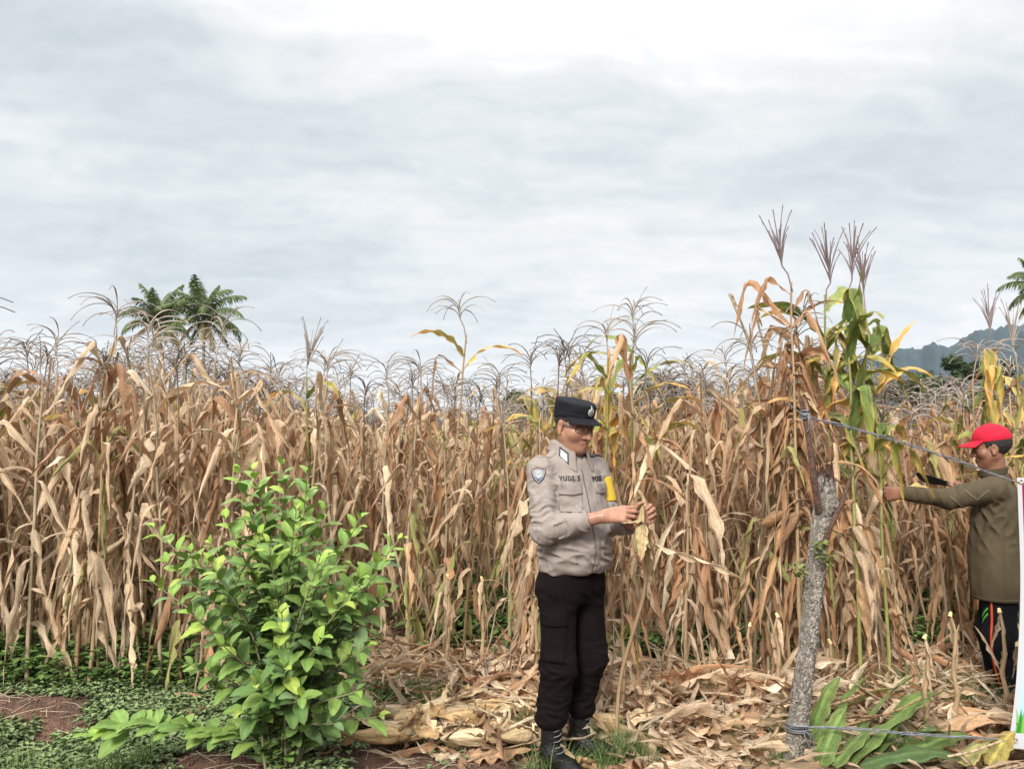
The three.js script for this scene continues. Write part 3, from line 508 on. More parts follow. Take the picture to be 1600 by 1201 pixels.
special(1592, 5.5, cornPlan(710, { h: 2.0, n: 16, tassel: 'upright', ear: 1, mats: ['orange', 'tan'], green: [0.45, 0.97], greens: ['light', 'leaf', 'mixed'], hangTo: 0.4, stalk: 'stalkGreen' }), 'green corn plant at the right edge behind the red cap', 2.4);
special(1530, 5.3, cornPlan(711, { h: 1.9, n: 16, tassel: 'arch', ear: 1, mats: ['rust', 'tan', 'mixed'], green: [0.6, 0.9], greens: GM, hangTo: 0.5 }), 'half green corn plant left above the red cap', 1.2);
special(1396, 5.0, cornPlan(712, { h: 1.55, n: 12, tassel: null, ear: 0, mats: ['orange', 'tan', 'rust'], green: [0.35, 0.75], greens: ['mixed', 'light'], hangTo: 0.9, stalk: 'stalkGreen', scale: 0.9, bend: 0.02 }), 'corn plant with green striped stalk gripped by the man in red cap', 0.5);
special(972, 3.95, cornPlan(713, { h: 1.02, n: 12, tassel: null, ear: 0, mats: ['tan', 'buff', 'pale', 'rust'], green: [0.4, 0.5], greens: ['light'], hangTo: 1, from: 0.3, scale: 0.75, bend: 0.02 }), 'short broken corn stalk right beside the legs of the man in grey', 0.3);
special(1070, 4.35, cornPlan(714, { h: 1.35, n: 14, tassel: null, ear: 1, mats: ['pale', 'tan', 'rust', 'cream'], hangTo: 1, from: 0.25 }), 'broken dry corn plant with long pale hanging leaves right of the man in grey', 1.1);
special(838, 4.35, cornPlan(715, { h: 1.2, n: 12, tassel: null, ear: 0, mats: ['pale', 'tan', 'buff'], hangTo: 1, from: 0.3, bend: 0.02 }), 'broken pale corn plant just left of the man in grey', 2.1);
for (const [i, px, D, h, lean] of [[0, 1222, 4.5, 2.3, 0.07], [1, 1228, 4.55, 2.22, 0.03]]) {
  const r = rng(720 + i), pts = curve([V(0, 0, 0), V(-0.01, h * 0.5, 0), V(-0.03, h * 0.85, 0.02), V(-0.05 - lean, h, 0)], 12), b = onGround(px, D), t = thing('corn_plant', ['bare thin corn stalk leaning left of the tallest tassel, outer one', 'bare thin corn stalk leaning left of the tallest tassel, inner one'][i], 'corn plant', [b.x, b.y, b.z], 0); t.rotation.set(0, 0, lean * 0.9);
  part('stalk', tube(pts, (k) => 0.011 - 0.005 * k, 7), M.stalkGrey, t);
  const l = part('leaf', leafGeo(r, { L: 0.13, W: 0.035, phi: hangPhi(r), fold: 0.9, twist: 1, sway: 0.4, wave: 0.4 }), DRY.buff, t); l.position.copy(pts[12]);
  const l2 = part('leaf', leafGeo(r, { L: 0.5, W: 0.06, phi: hangPhi(r), fold: 0.7, twist: 1, sway: 0.4, wave: 0.4 }), DRY.rust, t); l2.position.copy(pts[6]); l2.rotation.y = 2;
}

// ================================================================ CUT STALKS
function stub(px, D, h, lean, seed, label) {
  const r = rng(seed), b = onGround(px, D), t = thing('cut_corn_stalk', label, 'cut stalk', [b.x, b.y, b.z], r() * 6); t.rotation.z = lean;
  const st = stalkGeo(r, h, 0.0145, 6, 8, 0.02); part('stalk', st.geo, M.stalk, t);
  const e = st.at(1), c = part('cut_end', new THREE.CylinderGeometry(0.007, 0.0105, 0.024, 8), new THREE.MeshStandardMaterial({ color: 0xcdb581, roughness: 0.8 }), t); c.position.copy(e).add(V(0, 0.003, 0)); c.rotation.z = 0.5;
  for (let i = 0; i < 3; i++) { const l = part('leaf', leafGeo(r, { L: 0.14 + 0.12 * r(), W: 0.035, phi: i === 0 ? erectPhi(r) : hangPhi(r), fold: 0.9, twist: 1.2, sway: 0.5, wave: 0.4, ragged: 0.3 }, 10, 3), DRY[['tan', 'buff', 'pale'][i]], t); l.position.copy(st.at(0.5 + 0.2 * i)); l.rotation.y = r() * 6.3; }
}
stub(1486, 3.9, 0.57, -0.02, 1, 'cut corn stalk with pale top, just left of the black trousers with orange stripe');
stub(1560, 3.86, 0.6, 0.0, 2, 'cut corn stalk with pale top standing in front of the orange striped trousers');
stub(1583, 3.9, 0.42, 0.04, 3, 'thin cut corn stalk between the black trousers and the banner edge');
stub(1213, 4.1, 0.5, 0.02, 4, 'cut corn stalk with white top just left of the grey post');
stub(1168, 4.3, 0.4, 0.05, 5, 'short cut corn stalk with split pale top, second left of the post');
stub(1437, 3.75, 0.5, 0.03, 6, 'cut corn stalk behind the lower rope, left of the farmer');
stub(1290, 4.1, 0.36, -0.05, 7, 'short cut corn stalk hidden behind the right side of the grey post');
stub(755, 4.5, 0.62, 0.0, 8, 'bare stalk standing in the gap of green weeds, right one');
stub(702, 4.6, 0.62, 0.02, 9, 'bare stalk standing in the gap of green weeds, left one');

// ================================================================ POST, ROPES, BANNER
{
  const A = at(1232, 1215, 3.42), B = at(1290, 752, 3.5), base = V(A.x, gh(A.x, A.z), A.z), t = thing('fence_post', 'rough grey living fence post of bare trunk leaning right, tied with ropes', 'post', [base.x, base.y, base.z]);
  const L = (p) => p.clone().sub(base), b = L(B), knob = L(at(1300, 790, 3.47)), q0 = L(at(1264, 1000, 3.45));
  const foot = L(at(1238, 1201, 3.44)).lerp(q0, -0.35), P = [foot, V(q0.x, q0.y, q0.z), V(b.x, b.y, b.z)].map((v) => [v.x, v.y, v.z]), K = [knob.x, knob.y, knob.z];
  const bark = (x, y, z) => 0.004 * n3(x * 40, y * 26, z * 40) + 0.0035 * n3(x * 110, y * 70, z * 110);
  const f = (x, y, z) => { let d = smin(cone(x, y, z, P[0], P[1], 0.043, 0.0385), cone(x, y, z, P[1], P[2], 0.0385, 0.04), 0.02); d = smin(d, sphere(x, y, z, K, 0.03), 0.045); d = smax(d, -sphere(x, y, z, [P[2][0] + 0.05, P[2][1] + 0.055, P[2][2]], 0.055), 0.02); return abs(d) < 0.02 ? d - bark(x, y, z) - 0.006 * max(0, n3(x * 9, y * 6, z * 9)) : d; };
  const speck = tex(512, 512, (u, v) => { const s = 0.55 + 0.35 * fbm2(u * 10, v * 10, 4) + 0.42 * n2(u * 62, v * 46) + 0.2 * n2(u * 140, v * 110); return [s, s * 0.99, s * 0.96]; }); speck.wrapS = speck.wrapT = THREE.MirroredRepeatWrapping; speck.repeat.set(3, 2.2);
  const barkMat = new THREE.MeshStandardMaterial({ color: new THREE.Color().setRGB(0.48, 0.425, 0.37), map: speck, bumpMap: speck, bumpScale: 0.006, roughness: 0.95 });
  const lo = [min(P[0][0], P[2][0]) - 0.13, -0.2, -0.25], hi = [max(P[0][0], P[2][0]) + 0.14, P[2][1] + 0.1, 0.12];
  part('trunk', nets(f, lo, hi, 0.0065), barkMat, t);
  const brown = new THREE.MeshStandardMaterial({ color: new THREE.Color().setRGB(0.17, 0.09, 0.06), map: speck, bumpMap: speck, bumpScale: 0.005, roughness: 0.95 });
  const v1 = curve([L(at(1280, 800, 3.46)), L(at(1272, 745, 3.44)), L(at(1266, 700, 3.44)), L(at(1257, 645, 3.46)), L(at(1252, 622, 3.46))], 16);
  part('dead_branch', tube(v1, (k) => 0.016 - 0.006 * k + 0.002 * sin(k * 50), 8), brown, t);
  const v2 = curve([L(at(1284, 858, 3.44)), L(at(1302, 815, 3.41)), L(at(1318, 780, 3.42)), L(at(1330, 742, 3.44))], 14);
  part('dead_branch', tube(v2, (k) => 0.012 - 0.004 * k + 0.0015 * sin(k * 60), 8), brown, t);
  const r = rng(41);   // frayed fibres at the broken top
  part('splinter', mergeGeometries(Array.from({ length: 16 }, () => { const o = b.clone().add(V((r() - 0.6) * 0.07, (r() - 0.5) * 0.06, (r() - 0.3) * 0.06)); return tube([o, o.clone().add(V((r() - 0.5) * 0.03, 0.03 + 0.05 * r(), 0.01)), o.clone().add(V((r() - 0.5) * 0.09, 0.05 + 0.1 * r(), 0.02))], [0.005, 0.003, 0.001], 4); })), brown, t);
  for (const [px, py, n] of [[1246, 893, 9], [1282, 858, 7], [1296, 876, 7]]) {
    const o = L(at(px, py, 3.38)), gs = [];
    for (let i = 0; i < n * 2; i++) gs.push(leafGeo(r, { L: 0.035 + 0.025 * r(), W: 0.022, phi: archPhi(r), fold: 0.2, twist: 0.4, sway: 0.3, wave: 0.2 }, 5, 2).applyMatrix4(mat4(o.clone().add(V((r() - 0.5) * 0.05, (r() - 0.5) * 0.06, (r() - 0.5) * 0.03)), quat((r() - 0.5), r() * 6.3, 0), 1)));
    part('sprout', mergeGeometries(gs), GREEN.light, t);
  }
}
M.rope = new THREE.MeshStandardMaterial({ color: new THREE.Color().setRGB(0.19, 0.2, 0.215), roughness: 0.65 }); M.ropeDark = new THREE.MeshStandardMaterial({ color: new THREE.Color().setRGB(0.14, 0.14, 0.16), roughness: 0.65 });
function rope(ctrl, n, bulge, turns, label, knots) {
  const C = new THREE.CatmullRomCurve3(ctrl), t = thing('rope', label, 'rope', [0, 0, 0]), K = 4, o = ctrl[0].clone(); t.position.copy(o);
  for (let s = 0; s < K; s++) { const pts = []; for (let i = 0; i <= n; i++) { const u = i / n, p = C.getPoint(u).sub(o), a = s / K * 2 * PI + u * turns * 2 * PI + n2(u * 6, s) * 1.2, w = bulge(u) * (0.8 + 0.4 * n2(u * 9, s * 3)); pts.push(p.add(V(0, sin(a) * w, cos(a) * w))); } part('strand', tube(pts, (u) => 0.0019 + 0.0006 * sin(s + u * 20), 5), s === 2 ? M.ropeDark : M.rope, t); }
  const r = rng(ctrl[0].x * 1000 | 0);
  for (const [k, rad] of knots) { const gs = []; for (let i = 0; i < 6; i++) { const c = k.clone().sub(o), q = new THREE.TorusGeometry(rad * (0.85 + 0.2 * r()), 0.0035, 5, 18); q.applyMatrix4(mat4(c.add(V(0, (i - 2.5) * 0.006, 0)), quat(PI / 2 + (r() - 0.5) * 0.5, 0, (r() - 0.5) * 0.5), 1)); gs.push(q); } for (let i = 0; i < 3; i++) { const c = k.clone().sub(o).add(V(0.01, 0, rad)); gs.push(tube(curve([c, c.clone().add(V((r() - 0.3) * 0.05, -0.02, 0.02)), c.clone().add(V((r() - 0.3) * 0.1, -0.06 - 0.04 * r(), 0.01))], 6), 0.0025, 4)); } part('knot', mergeGeometries(gs), M.ropeDark, t); }
}
const gromTop = at(1593, 752, 3.4), gromLow = at(1585, 1156, 3.36);
rope([at(1230, 628, 3.44), at(1256, 648, 3.435), at(1330, 668, 3.43), at(1460, 707, 3.41), at(1575, 748, 3.4), at(1640, 772, 3.4)], 90, (u) => 0.0016 + 0.0048 * sst(0.15, 0.4, u) * (1 - sst(0.6, 0.95, u)), 9, 'upper grey twisted rope from the branch tip to the banner top', [[at(1258, 648, 3.46), 0.021]]);
rope([at(1236, 1133, 3.36), at(1252, 1135, 3.37), at(1330, 1138, 3.36), at(1420, 1146, 3.36), at(1540, 1153, 3.36), at(1586, 1156, 3.365)], 70, (u) => 0.0016 + 0.0046 * sst(0.2, 0.35, u) * (1 - sst(0.6, 0.9, u)), 7, 'lower grey twisted rope from the post foot to the banner bottom', [[at(1246, 1135, 3.43), 0.045]]);
{
  // the banner's left edge, then 1.3 m of it outside the frame
  const E = curve([at(1590, 746, 3.4), at(1592, 800, 3.4), at(1595, 900, 3.395), at(1593, 990, 3.385), at(1587, 1080, 3.37), at(1576, 1168, 3.36)], 40), o = E[40].clone();
  const P = (u, v) => { const e = E[Math.round(v * 40)] ?? E[40], f = v * 40, i = min(floor(f), 39), q = E[i].clone().lerp(E[i + 1], f - i); return q.sub(o).add(V(u * 1.3, -0.04 * u * (1 - v) - 0.1 * u * v, 0.05 * u + 0.02 * sin(u * 9 + v * 4) * u)); };
  const cv = document.createElement('canvas'); cv.width = 1024; cv.height = 1024; const c = cv.getContext('2d'), r = rng(55);
  c.fillStyle = '#a9abb0'; c.fillRect(0, 0, 1024, 1024);
  c.fillStyle = '#7a0f2b'; c.fillRect(15, 30, 994, 290);
  const gr = c.createLinearGradient(0, 280, 0, 980); gr.addColorStop(0, '#bcc4c8'); gr.addColorStop(0.45, '#a9c3cc'); gr.addColorStop(1, '#8fbccb'); c.fillStyle = gr; c.fillRect(19, 280, 990, 690);
  for (let i = 0; i < 420; i++) { const x = 19 + r() * 990, y = 968, h = 40 + r() * 110, b = (r() - 0.5) * 60; c.fillStyle = ['#155c26', '#22742d', '#418a36', '#0c451f', '#6c9c3d'][floor(r() * 5)]; c.beginPath(); c.moveTo(x - 7, y); c.quadraticCurveTo(x + b * 0.2, y - h * 0.6, x + b, y - h); c.quadraticCurveTo(x + b * 0.6 + 12, y - h * 0.5, x + 9, y); c.fill(); }
  c.fillStyle = '#a9abb0'; c.fillRect(0, 968, 1024, 60);
  const tx = new THREE.CanvasTexture(cv); tx.colorSpace = THREE.SRGBColorSpace;
  const t = thing('banner', 'printed vinyl banner at the right edge, white border, red top, green plants', 'banner', [o.x, o.y, o.z]);
  const g = sheet((u, v) => P(u, 1 - v), 24, 40, 0.0015); part('vinyl_sheet', g, new THREE.MeshStandardMaterial({ map: tx, roughness: 0.45, side: THREE.DoubleSide }), t);
  for (const q of [gromTop, gromLow]) { const m = part('grommet', new THREE.TorusGeometry(0.008, 0.0028, 6, 14), new THREE.MeshStandardMaterial({ color: 0xb9b09a, metalness: 0.8, roughness: 0.35 }), t); m.position.copy(q).sub(o).add(V(0.004, 0, 0.004)); }
}

// ================================================================ BUSH
{
  const r = rng(321), b = onGround(452, 3.52), t = thing('green_bush', 'leafy green bush with pale new tips in front of the corn', 'bush', [b.x, b.y, b.z]);
  const bl = (r0, g, bb) => new THREE.MeshPhysicalMaterial({ color: new THREE.Color().setRGB(r0, g, bb), roughness: 0.6, side: THREE.DoubleSide, transmission: 0.22, thickness: 0, vertexColors: true, specularIntensity: 0.6, bumpMap: leafBump, bumpScale: 0.0015 });
  const mats = [bl(0.145, 0.25, 0.055), bl(0.18, 0.29, 0.062), bl(0.22, 0.33, 0.07), bl(0.115, 0.205, 0.052), bl(0.16, 0.255, 0.1)], young = [bl(0.26, 0.39, 0.06), bl(0.22, 0.35, 0.06), bl(0.34, 0.43, 0.08)];
  const shapes = Array.from({ length: 10 }, (_, s) => {
    const pos = [], uv = [], col = [], idx = [], N = 9, C = 6, bend = 0.25 + 0.9 * r(), fold = 0.12 + 0.3 * r(), wv = r() * 6, round = 0.25 + 0.05 * r();
    let p = V(0, 0, 0);
    for (let i = 0; i <= N; i++) {
      const k = i / N, a = 0.25 - bend * k, w = k < 0.1 ? 0.012 : round * pow(sin(PI * pow((k - 0.1) / 0.9, 0.85)), 0.72) * (1 - 0.12 * k) + 0.003; if (i) p = p.clone().add(V(cos(a), sin(a), 0).multiplyScalar(1 / N));
      for (let j = 0; j <= C; j++) { const q = j / C * 2 - 1; pos.push(p.x, p.y + abs(q) * w * fold + 0.02 * sin(k * 9 + wv) * q * q * (k > 0.15 ? 1 : 0) + 0.012 * sin(k * 26) * abs(q) * (k > 0.15 ? 1 : 0), q * w); uv.push(j / C, k * 2); const c = (abs(q) < 0.2 ? 1.2 : 1) * (0.92 + 0.16 * n2(k * 4, q * 2 + s)); col.push(c, c, c); if (i && j) { const a0 = (i - 1) * (C + 1) + j - 1, b0 = a0 + C + 1; idx.push(a0, a0 + 1, b0, b0, a0 + 1, b0 + 1); } }
    }
    return build(pos, idx, uv, col);
  });
  const stemMat = new THREE.MeshStandardMaterial({ color: new THREE.Color().setRGB(0.2, 0.19, 0.1), roughness: 0.8 });
  const leaves = [];
  // the shoots: where each one ends, in the photograph and in depth
  const tips = [[372, 742, 0.1], [352, 812, 0.2], [395, 735, -0.1], [440, 728, 0], [480, 742, 0.1], [462, 800, 0.25], [505, 800, -0.15], [560, 812, 0.1], [622, 845, 0], [600, 880, 0.2], [608, 925, 0.05], [240, 826, 0.05], [262, 880, 0.2], [240, 910, -0.05], [300, 960, 0.25], [330, 880, 0.3], [420, 850, 0.35], [500, 870, 0.38], [545, 930, 0.3], [572, 1010, 0.2], [300, 1040, 0.2], [350, 1010, 0.35], [440, 960, 0.42], [500, 1000, 0.4], [400, 1070, 0.4], [470, 1090, 0.42], [555, 1080, 0.28], [590, 1120, 0.12], [415, 780, -0.25], [330, 850, -0.2], [530, 850, -0.25], [460, 900, -0.3], [370, 950, -0.3], [540, 960, -0.25], [380, 1110, 0.25], [520, 1130, 0.3], [430, 1010, 0.2], [480, 940, 0.1], [400, 900, 0.15], [350, 1080, 0.1], [560, 1050, 0], [450, 860, 0.05]];
  for (let i = 0; i < 22; i++) { const py = 800 + 330 * r(), w = py < 960 ? 150 : 140 - (py - 960) * 0.35; tips.push([446 + (r() * 2 - 1) * w, py, (r() * 2 - 1) * 0.4]); }
  tips.forEach(([px, py, dz], n) => {
    const e = at(px, py, 3.52 - dz).sub(b), root = V((r() - 0.5) * 0.12, 0, (r() - 0.5) * 0.12), mid = root.clone().lerp(e, 0.5).add(V(-(e.x) * 0.16, 0.06 + 0.05 * e.y, -e.z * 0.1)), pts = curve([root, mid, e], 18), len = root.distanceTo(e), C = new THREE.CatmullRomCurve3(pts);
    part('stem', tube(pts, (k) => 0.007 * (1 - k) + 0.0022, 5), stemMat, t);
    const start = len < 0.6 ? 0.1 : 0.14, K = Math.round(len * (1 - start) / 0.055);
    for (let i = 0; i <= K; i++) for (const s of [-1, 1]) {
      const k = lerp(start, 1, i / K); if (r() < 0.07) continue;
      const p = C.getPoint(k), g = C.getTangent(k), turn = (i % 2) * PI / 2 + 0.6 * r() + n, q0 = V(1, 0, 0).addScaledVector(g, -g.x).normalize(), q1 = g.clone().cross(q0), out = q0.multiplyScalar(cos(turn) * s).addScaledVector(q1, sin(turn) * s).addScaledVector(g, 0.45 + 0.5 * r() + (i === K ? 0.8 : 0)).normalize();
      out.y += 0.1; out.normalize();
      let up = V(0.1 * (r() - 0.5), 1, 0.1 + 0.35 * r()).addScaledVector(g, 0.3); up.addScaledVector(out, -up.dot(out)).normalize(); const side = out.clone().cross(up);
      const tip = k > 0.93, size = (0.082 + 0.044 * r()) * (tip ? 0.72 : k < 0.4 ? 0.9 : 1) * (i === K ? 0.75 : 1);
      const m = new THREE.Matrix4().makeBasis(out, up, side).scale(V(size, size, size)).setPosition(p), y = p.y / 1.35 + (r() - 0.5) * 0.3;
      const mat = (tip && r() < 0.75) || (k > 0.8 && r() < 0.22 && y > 0.3) ? young[floor(r() * 3)] : mats[min(4, floor(r() * (y > 0.6 ? 3 : 5)))];
      leaves.push([m, shapes[floor(r() * 10)], mat, p.z + 0.3 * p.y + 0.15 * r()]);
    }
  });
  // one low shoot lying along the ground to the left
  {
    const pts = curve([V(0, 0.02, 0), at(400, 1155, 3.5).sub(b), at(310, 1140, 3.48).sub(b), at(220, 1135, 3.45).sub(b), at(150, 1150, 3.42).sub(b)], 24), C = new THREE.CatmullRomCurve3(pts); part('stem', tube(pts, (k) => 0.006 * (1 - k) + 0.002, 5), stemMat, t);
    for (let i = 3; i <= 22; i++) for (const s of [-1, 1]) { const k = 0.1 + 0.9 * i / 22, p = C.getPoint(k), g = C.getTangent(k), out = V(0, 0.12 + 0.3 * r(), s).addScaledVector(g, 0.5 + 0.4 * r()).normalize(); if (s < 0 && r() < 0.35) out.set(0.1 * (r() - 0.5), -0.3, 1).addScaledVector(g, 0.6).normalize(); let up = V(0, 1, 0.5); up.addScaledVector(out, -up.dot(out)).normalize(); const size = (0.11 + 0.06 * r()) * (k > 0.9 ? 0.7 : 1); out.x += (r() - 0.5) * 0.5; out.y += (r() - 0.4) * 0.5; out.normalize(); up.set(0.5 * (r() - 0.5), 1, 0.9 * r()).addScaledVector(out, 0); up.addScaledVector(out, -up.dot(out)).normalize(); leaves.push([new THREE.Matrix4().makeBasis(out, up, out.clone().cross(up)).scale(V(size, size, size)).setPosition(p), shapes[floor(r() * 10)], k > 0.86 ? young[floor(r() * 2)] : mats[floor(r() * 3)], 9]); }
  }
  leaves.sort((a, c) => c[3] - a[3]);
  leaves.slice(0, 290).forEach(([m, g, mat]) => { const l = part('leaf', g, mat, t); m.decompose(l.position, l.quaternion, l.scale); });
  const restM = mergeGeometries(leaves.slice(290).map(([m, g, mt]) => { const c = g.clone().applyMatrix4(m), a = c.attributes.color; for (let i = 0; i < a.count; i++) a.setXYZ(i, a.getX(i) * mt.color.r, a.getY(i) * mt.color.g, a.getZ(i) * mt.color.b); return c; })); const l = part('foliage', restM, bl(1, 1, 1), t); l.userData.kind = 'stuff';
  console.log('bush leaves', leaves.length);
}

// ================================================================ GROUND COVER
const groundAt = (px, D) => { const x = xAt(px, D); return V(x, gh(x, -D), -D); };
{
  const r = rng(61);
  // weeds: small clumps of broad leaves
  const clump = (n, h, spread, seed, lw) => {
    const q = rng(seed), pos = [], idx = [], col = [];
    for (let i = 0; i < n; i++) {
      const a = q() * 6.3, y = h * (0.25 + 0.75 * q()), d = spread * sqrt(q()), c = V(cos(a) * d, y, sin(a) * d), L = lw * (0.7 + 0.6 * q()), dir = V(cos(a + q() - 0.5), -0.15 + 0.5 * (q() - 0.4), sin(a + q() - 0.5)), s = V(-dir.z, 0, dir.x).normalize().multiplyScalar(L * 0.36), k = pos.length / 3, t = 0.65 + 0.7 * q();
      for (const p of [c, c.clone().addScaledVector(dir, L * 0.5).add(s).add(V(0, 0.01, 0)), c.clone().addScaledVector(dir, L * 0.45).add(V(0, -0.006, 0)), c.clone().addScaledVector(dir, L * 0.5).sub(s).add(V(0, 0.01, 0)), c.clone().addScaledVector(dir, L)]) { pos.push(p.x, p.y, p.z); col.push(t * (0.9 + 0.2 * q()), t, t * 0.9); }
      idx.push(k, k + 1, k + 2, k, k + 2, k + 3, k + 1, k + 4, k + 2, k + 2, k + 4, k + 3);
    }
    return build(pos, idx, null, col);
  };
  const weedMat = foliage(0.11, 0.18, 0.055), creepMat = foliage(0.16, 0.215, 0.1);
  const tall = [[], []], tc = [[], []];
  for (let i = 0; i < 6800; i++) {
    const px = -500 + 2500 * r(), D = frontOf(px) + (px < 640 ? -0.12 : 0.1) + 2.9 * pow(r(), 1.2), p = groundAt(px, D), k = n2(p.x * 1.3, p.z * 1.3) + (px > 690 && px < 800 ? 0.5 : 0) + (px > 1000 ? 0.2 : 0) + (px < 330 ? 0.35 : 0) - (px > 560 && px < 680 ? 0.6 : 0); if (k < 0.05 + 0.25 * n2(p.x * 4, p.z * 4) || (px < 640 && r() < 0.35)) continue;
    const s = (0.35 + 0.85 * r() + 0.3 * n2(p.x * 3 + 7, p.z * 3)) * (px > 690 && px < 800 ? 1.35 : 1), j = r() < 0.5 ? 0 : 1; tall[j].push(mat4(p, quat(0, r() * 6.3, 0), s)); const c = 0.7 + 0.6 * r(); tc[j].push(new THREE.Color(c, c, c * 0.9));
  }
  const weeds = new THREE.Group(); weeds.name = 'weeds'; weeds.userData = { kind: 'stuff', label: 'green weeds growing between the corn stalks', category: 'weeds' }; scene.add(weeds);
  stuff('weed_mass', clump(26, 0.24, 0.13, 71, 0.06), weedMat, tall[0], tc[0], weeds); stuff('weed_mass', clump(30, 0.17, 0.15, 72, 0.045), weedMat, tall[1], tc[1], weeds);
  const low = [], lc = [];
  for (let i = 0; i < 7200; i++) {
    const px = -420 + 1160 * pow(r(), 1.0), D = 3.3 + 2.2 * r(), p = groundAt(px, D), onMound = bumpAt(p.x, p.z, -2.75, -4.15, 0.62, 0.2) > 0.35; const k = n2(p.x * 1.6 + 5, p.z * 1.8) + (D > 4.05 ? 0.55 : 0) - (D < 3.75 && px > 260 ? 0.35 : 0) + (px < 140 && D < 3.8 ? 0.5 : 0) - (px > 560 ? 0.55 : 0); if (onMound || k < -0.02) continue;
    low.push(mat4(p, quat(0, r() * 6.3, 0), 0.55 + 0.6 * r())); const c = 0.7 + 0.6 * r(); lc.push(new THREE.Color(c, c, c));
  }
  const cover = stuff('ground_cover', clump(22, 0.045, 0.1, 73, 0.034), creepMat, low, lc); cover.userData.label = 'pale green creeping weeds covering the soil at lower left'; cover.userData.category = 'ground cover';
  // grass tufts
  const tuft = (() => { const q = rng(81), gs = []; for (let i = 0; i < 34; i++) { const a = q() * 6.3, l = 0.08 + 0.13 * q(), b = 0.3 + 0.7 * q(), pos = [], idx = [], col = [], o = V((q() - 0.5) * 0.08, 0, (q() - 0.5) * 0.08), t = 0.7 + 0.6 * q(); for (let k = 0; k <= 4; k++) { const f = k / 4, c = o.clone().add(V(cos(a) * l * b * f * f, l * f * (1 - 0.35 * b * f), sin(a) * l * b * f * f)), w = 0.0028 * (1 - f) + 0.0004; pos.push(c.x - sin(a) * w, c.y, c.z + cos(a) * w, c.x + sin(a) * w, c.y, c.z - cos(a) * w); col.push(t, t, t, t, t, t); if (k) { const p = k * 2 - 2; idx.push(p, p + 1, p + 2, p + 2, p + 1, p + 3); } } gs.push(build(pos, idx, null, col)); } return mergeGeometries(gs); })();
  const gm = [], gc = [];
  const spots = [[846, 3.46, 0.1, 4], [912, 3.46, 0.1, 4], [985, 3.52, 0.16, 14], [650, 4.2, 0.25, 16], [60, 3.55, 0.5, 14], [1430, 3.5, 0.12, 9], [1290, 3.6, 0.25, 8], [1450, 4.3, 0.5, 40], [1340, 4.4, 0.4, 26], [1170, 3.5, 0.25, 5], [1080, 4.15, 0.25, 8], [760, 3.95, 0.5, 8]];
  for (const [px, D, sp, n] of spots) for (let i = 0; i < n; i++) { const a = r() * 6.3, q = sqrt(r()) * sp, c = groundAt(px, D), x = c.x + cos(a) * q, z = c.z + sin(a) * q * 0.6; gm.push(mat4(V(x, gh(x, z), z), quat(0, r() * 6.3, 0), 0.6 + 0.7 * r())); const s = 0.7 + 0.6 * r(); gc.push(new THREE.Color(s, s, s * 0.85)); }
  const gr = stuff('grass', tuft, foliage(0.11, 0.165, 0.055), gm, gc); gr.userData.label = 'tufts of fine green grass round the boots and along the edge'; gr.userData.category = 'grass';
  // dry litter
  const kinds = Array.from({ length: 12 }, (_, i) => { const q = rng(90 + i); return leafGeo(q, { L: 0.28 + 0.4 * q(), W: 0.035 + 0.06 * q(), phi: (() => { const a = 1.35 + 0.3 * q(), b = (q() - 0.5) * 0.9, w = q() * 6; return (t) => a + b * t + 0.22 * sin(t * 7 + w); })(), fold: 0.1 + 0.7 * q(), twist: 1.2, sway: 1.1, wave: 0.7, ragged: 0.35, curl: 0.3 }, 10, 3); });
  kinds.push(...Array.from({ length: 3 }, (_, i) => stalkGeo(rng(110 + i), 0.5, 0.008, 4, 5, 0.1).geo.applyMatrix4(new THREE.Matrix4().makeRotationZ(-PI / 2))).map((g) => { g.setAttribute('color', new THREE.BufferAttribute(new Float32Array(g.attributes.position.count * 3).fill(0.8), 3)); return g; }));
  const L = kinds.map(() => [[], []]), tones = ['cream', 'cream', 'pale', 'pale', 'pale', 'tan', 'tan', 'buff', 'brown', 'orange', 'rust'].map((k) => DRY[k].color);
  const bare = (px, D) => (px < 640 ? D < 4.15 + (640 - px) * 0.006 : px < 830 ? D < 3.66 + 0.12 * sin(px * 0.05) : px < 1000 ? D < 3.72 : false);
  for (let i = 0; i < 7600; i++) {
    const px = 480 + 1180 * pow(r(), 0.92), D = 3.35 + 2.5 * r(), p = groundAt(px, D); if (bare(px, D) || (px > 1180 && px < 1285 && D < 3.5) || (px > 1240 && px < 1470 && D < 4 && r() < 0.6) || (px < 560 && r() < 0.6) || (px > 600 && px < 860 && D < 4.05 && r() < 0.6)) continue;
    const j = floor(r() * kinds.length), h = 0.01 + (px > 1440 ? 0.03 : 0.1) * pow(r(), 1.6) * sst(0, 0.4, D - 3.5); L[j][0].push(mat4(p.setY(p.y + h), quat((r() - 0.5) * 0.5, r() * 6.3, (r() - 0.5) * 0.7 + 0.08), 0.6 + 0.6 * r())); const c = tones[floor(r() * tones.length)], k = 0.75 + 0.45 * r(); L[j][1].push(new THREE.Color(c.r * k, c.g * k, c.b * k));
  }
  const litter = new THREE.Group(); litter.name = 'dry_leaf_litter'; litter.userData = { kind: 'stuff', label: 'thick litter of dry corn leaves and husks on the ground', category: 'leaf litter' }; scene.add(litter);
  kinds.forEach((g, i) => { const m = leafMat(1, 1, 1); if (L[i][0].length) stuff('litter_mass', g, i ? litter.children[0].material : m, ...L[i], litter); });
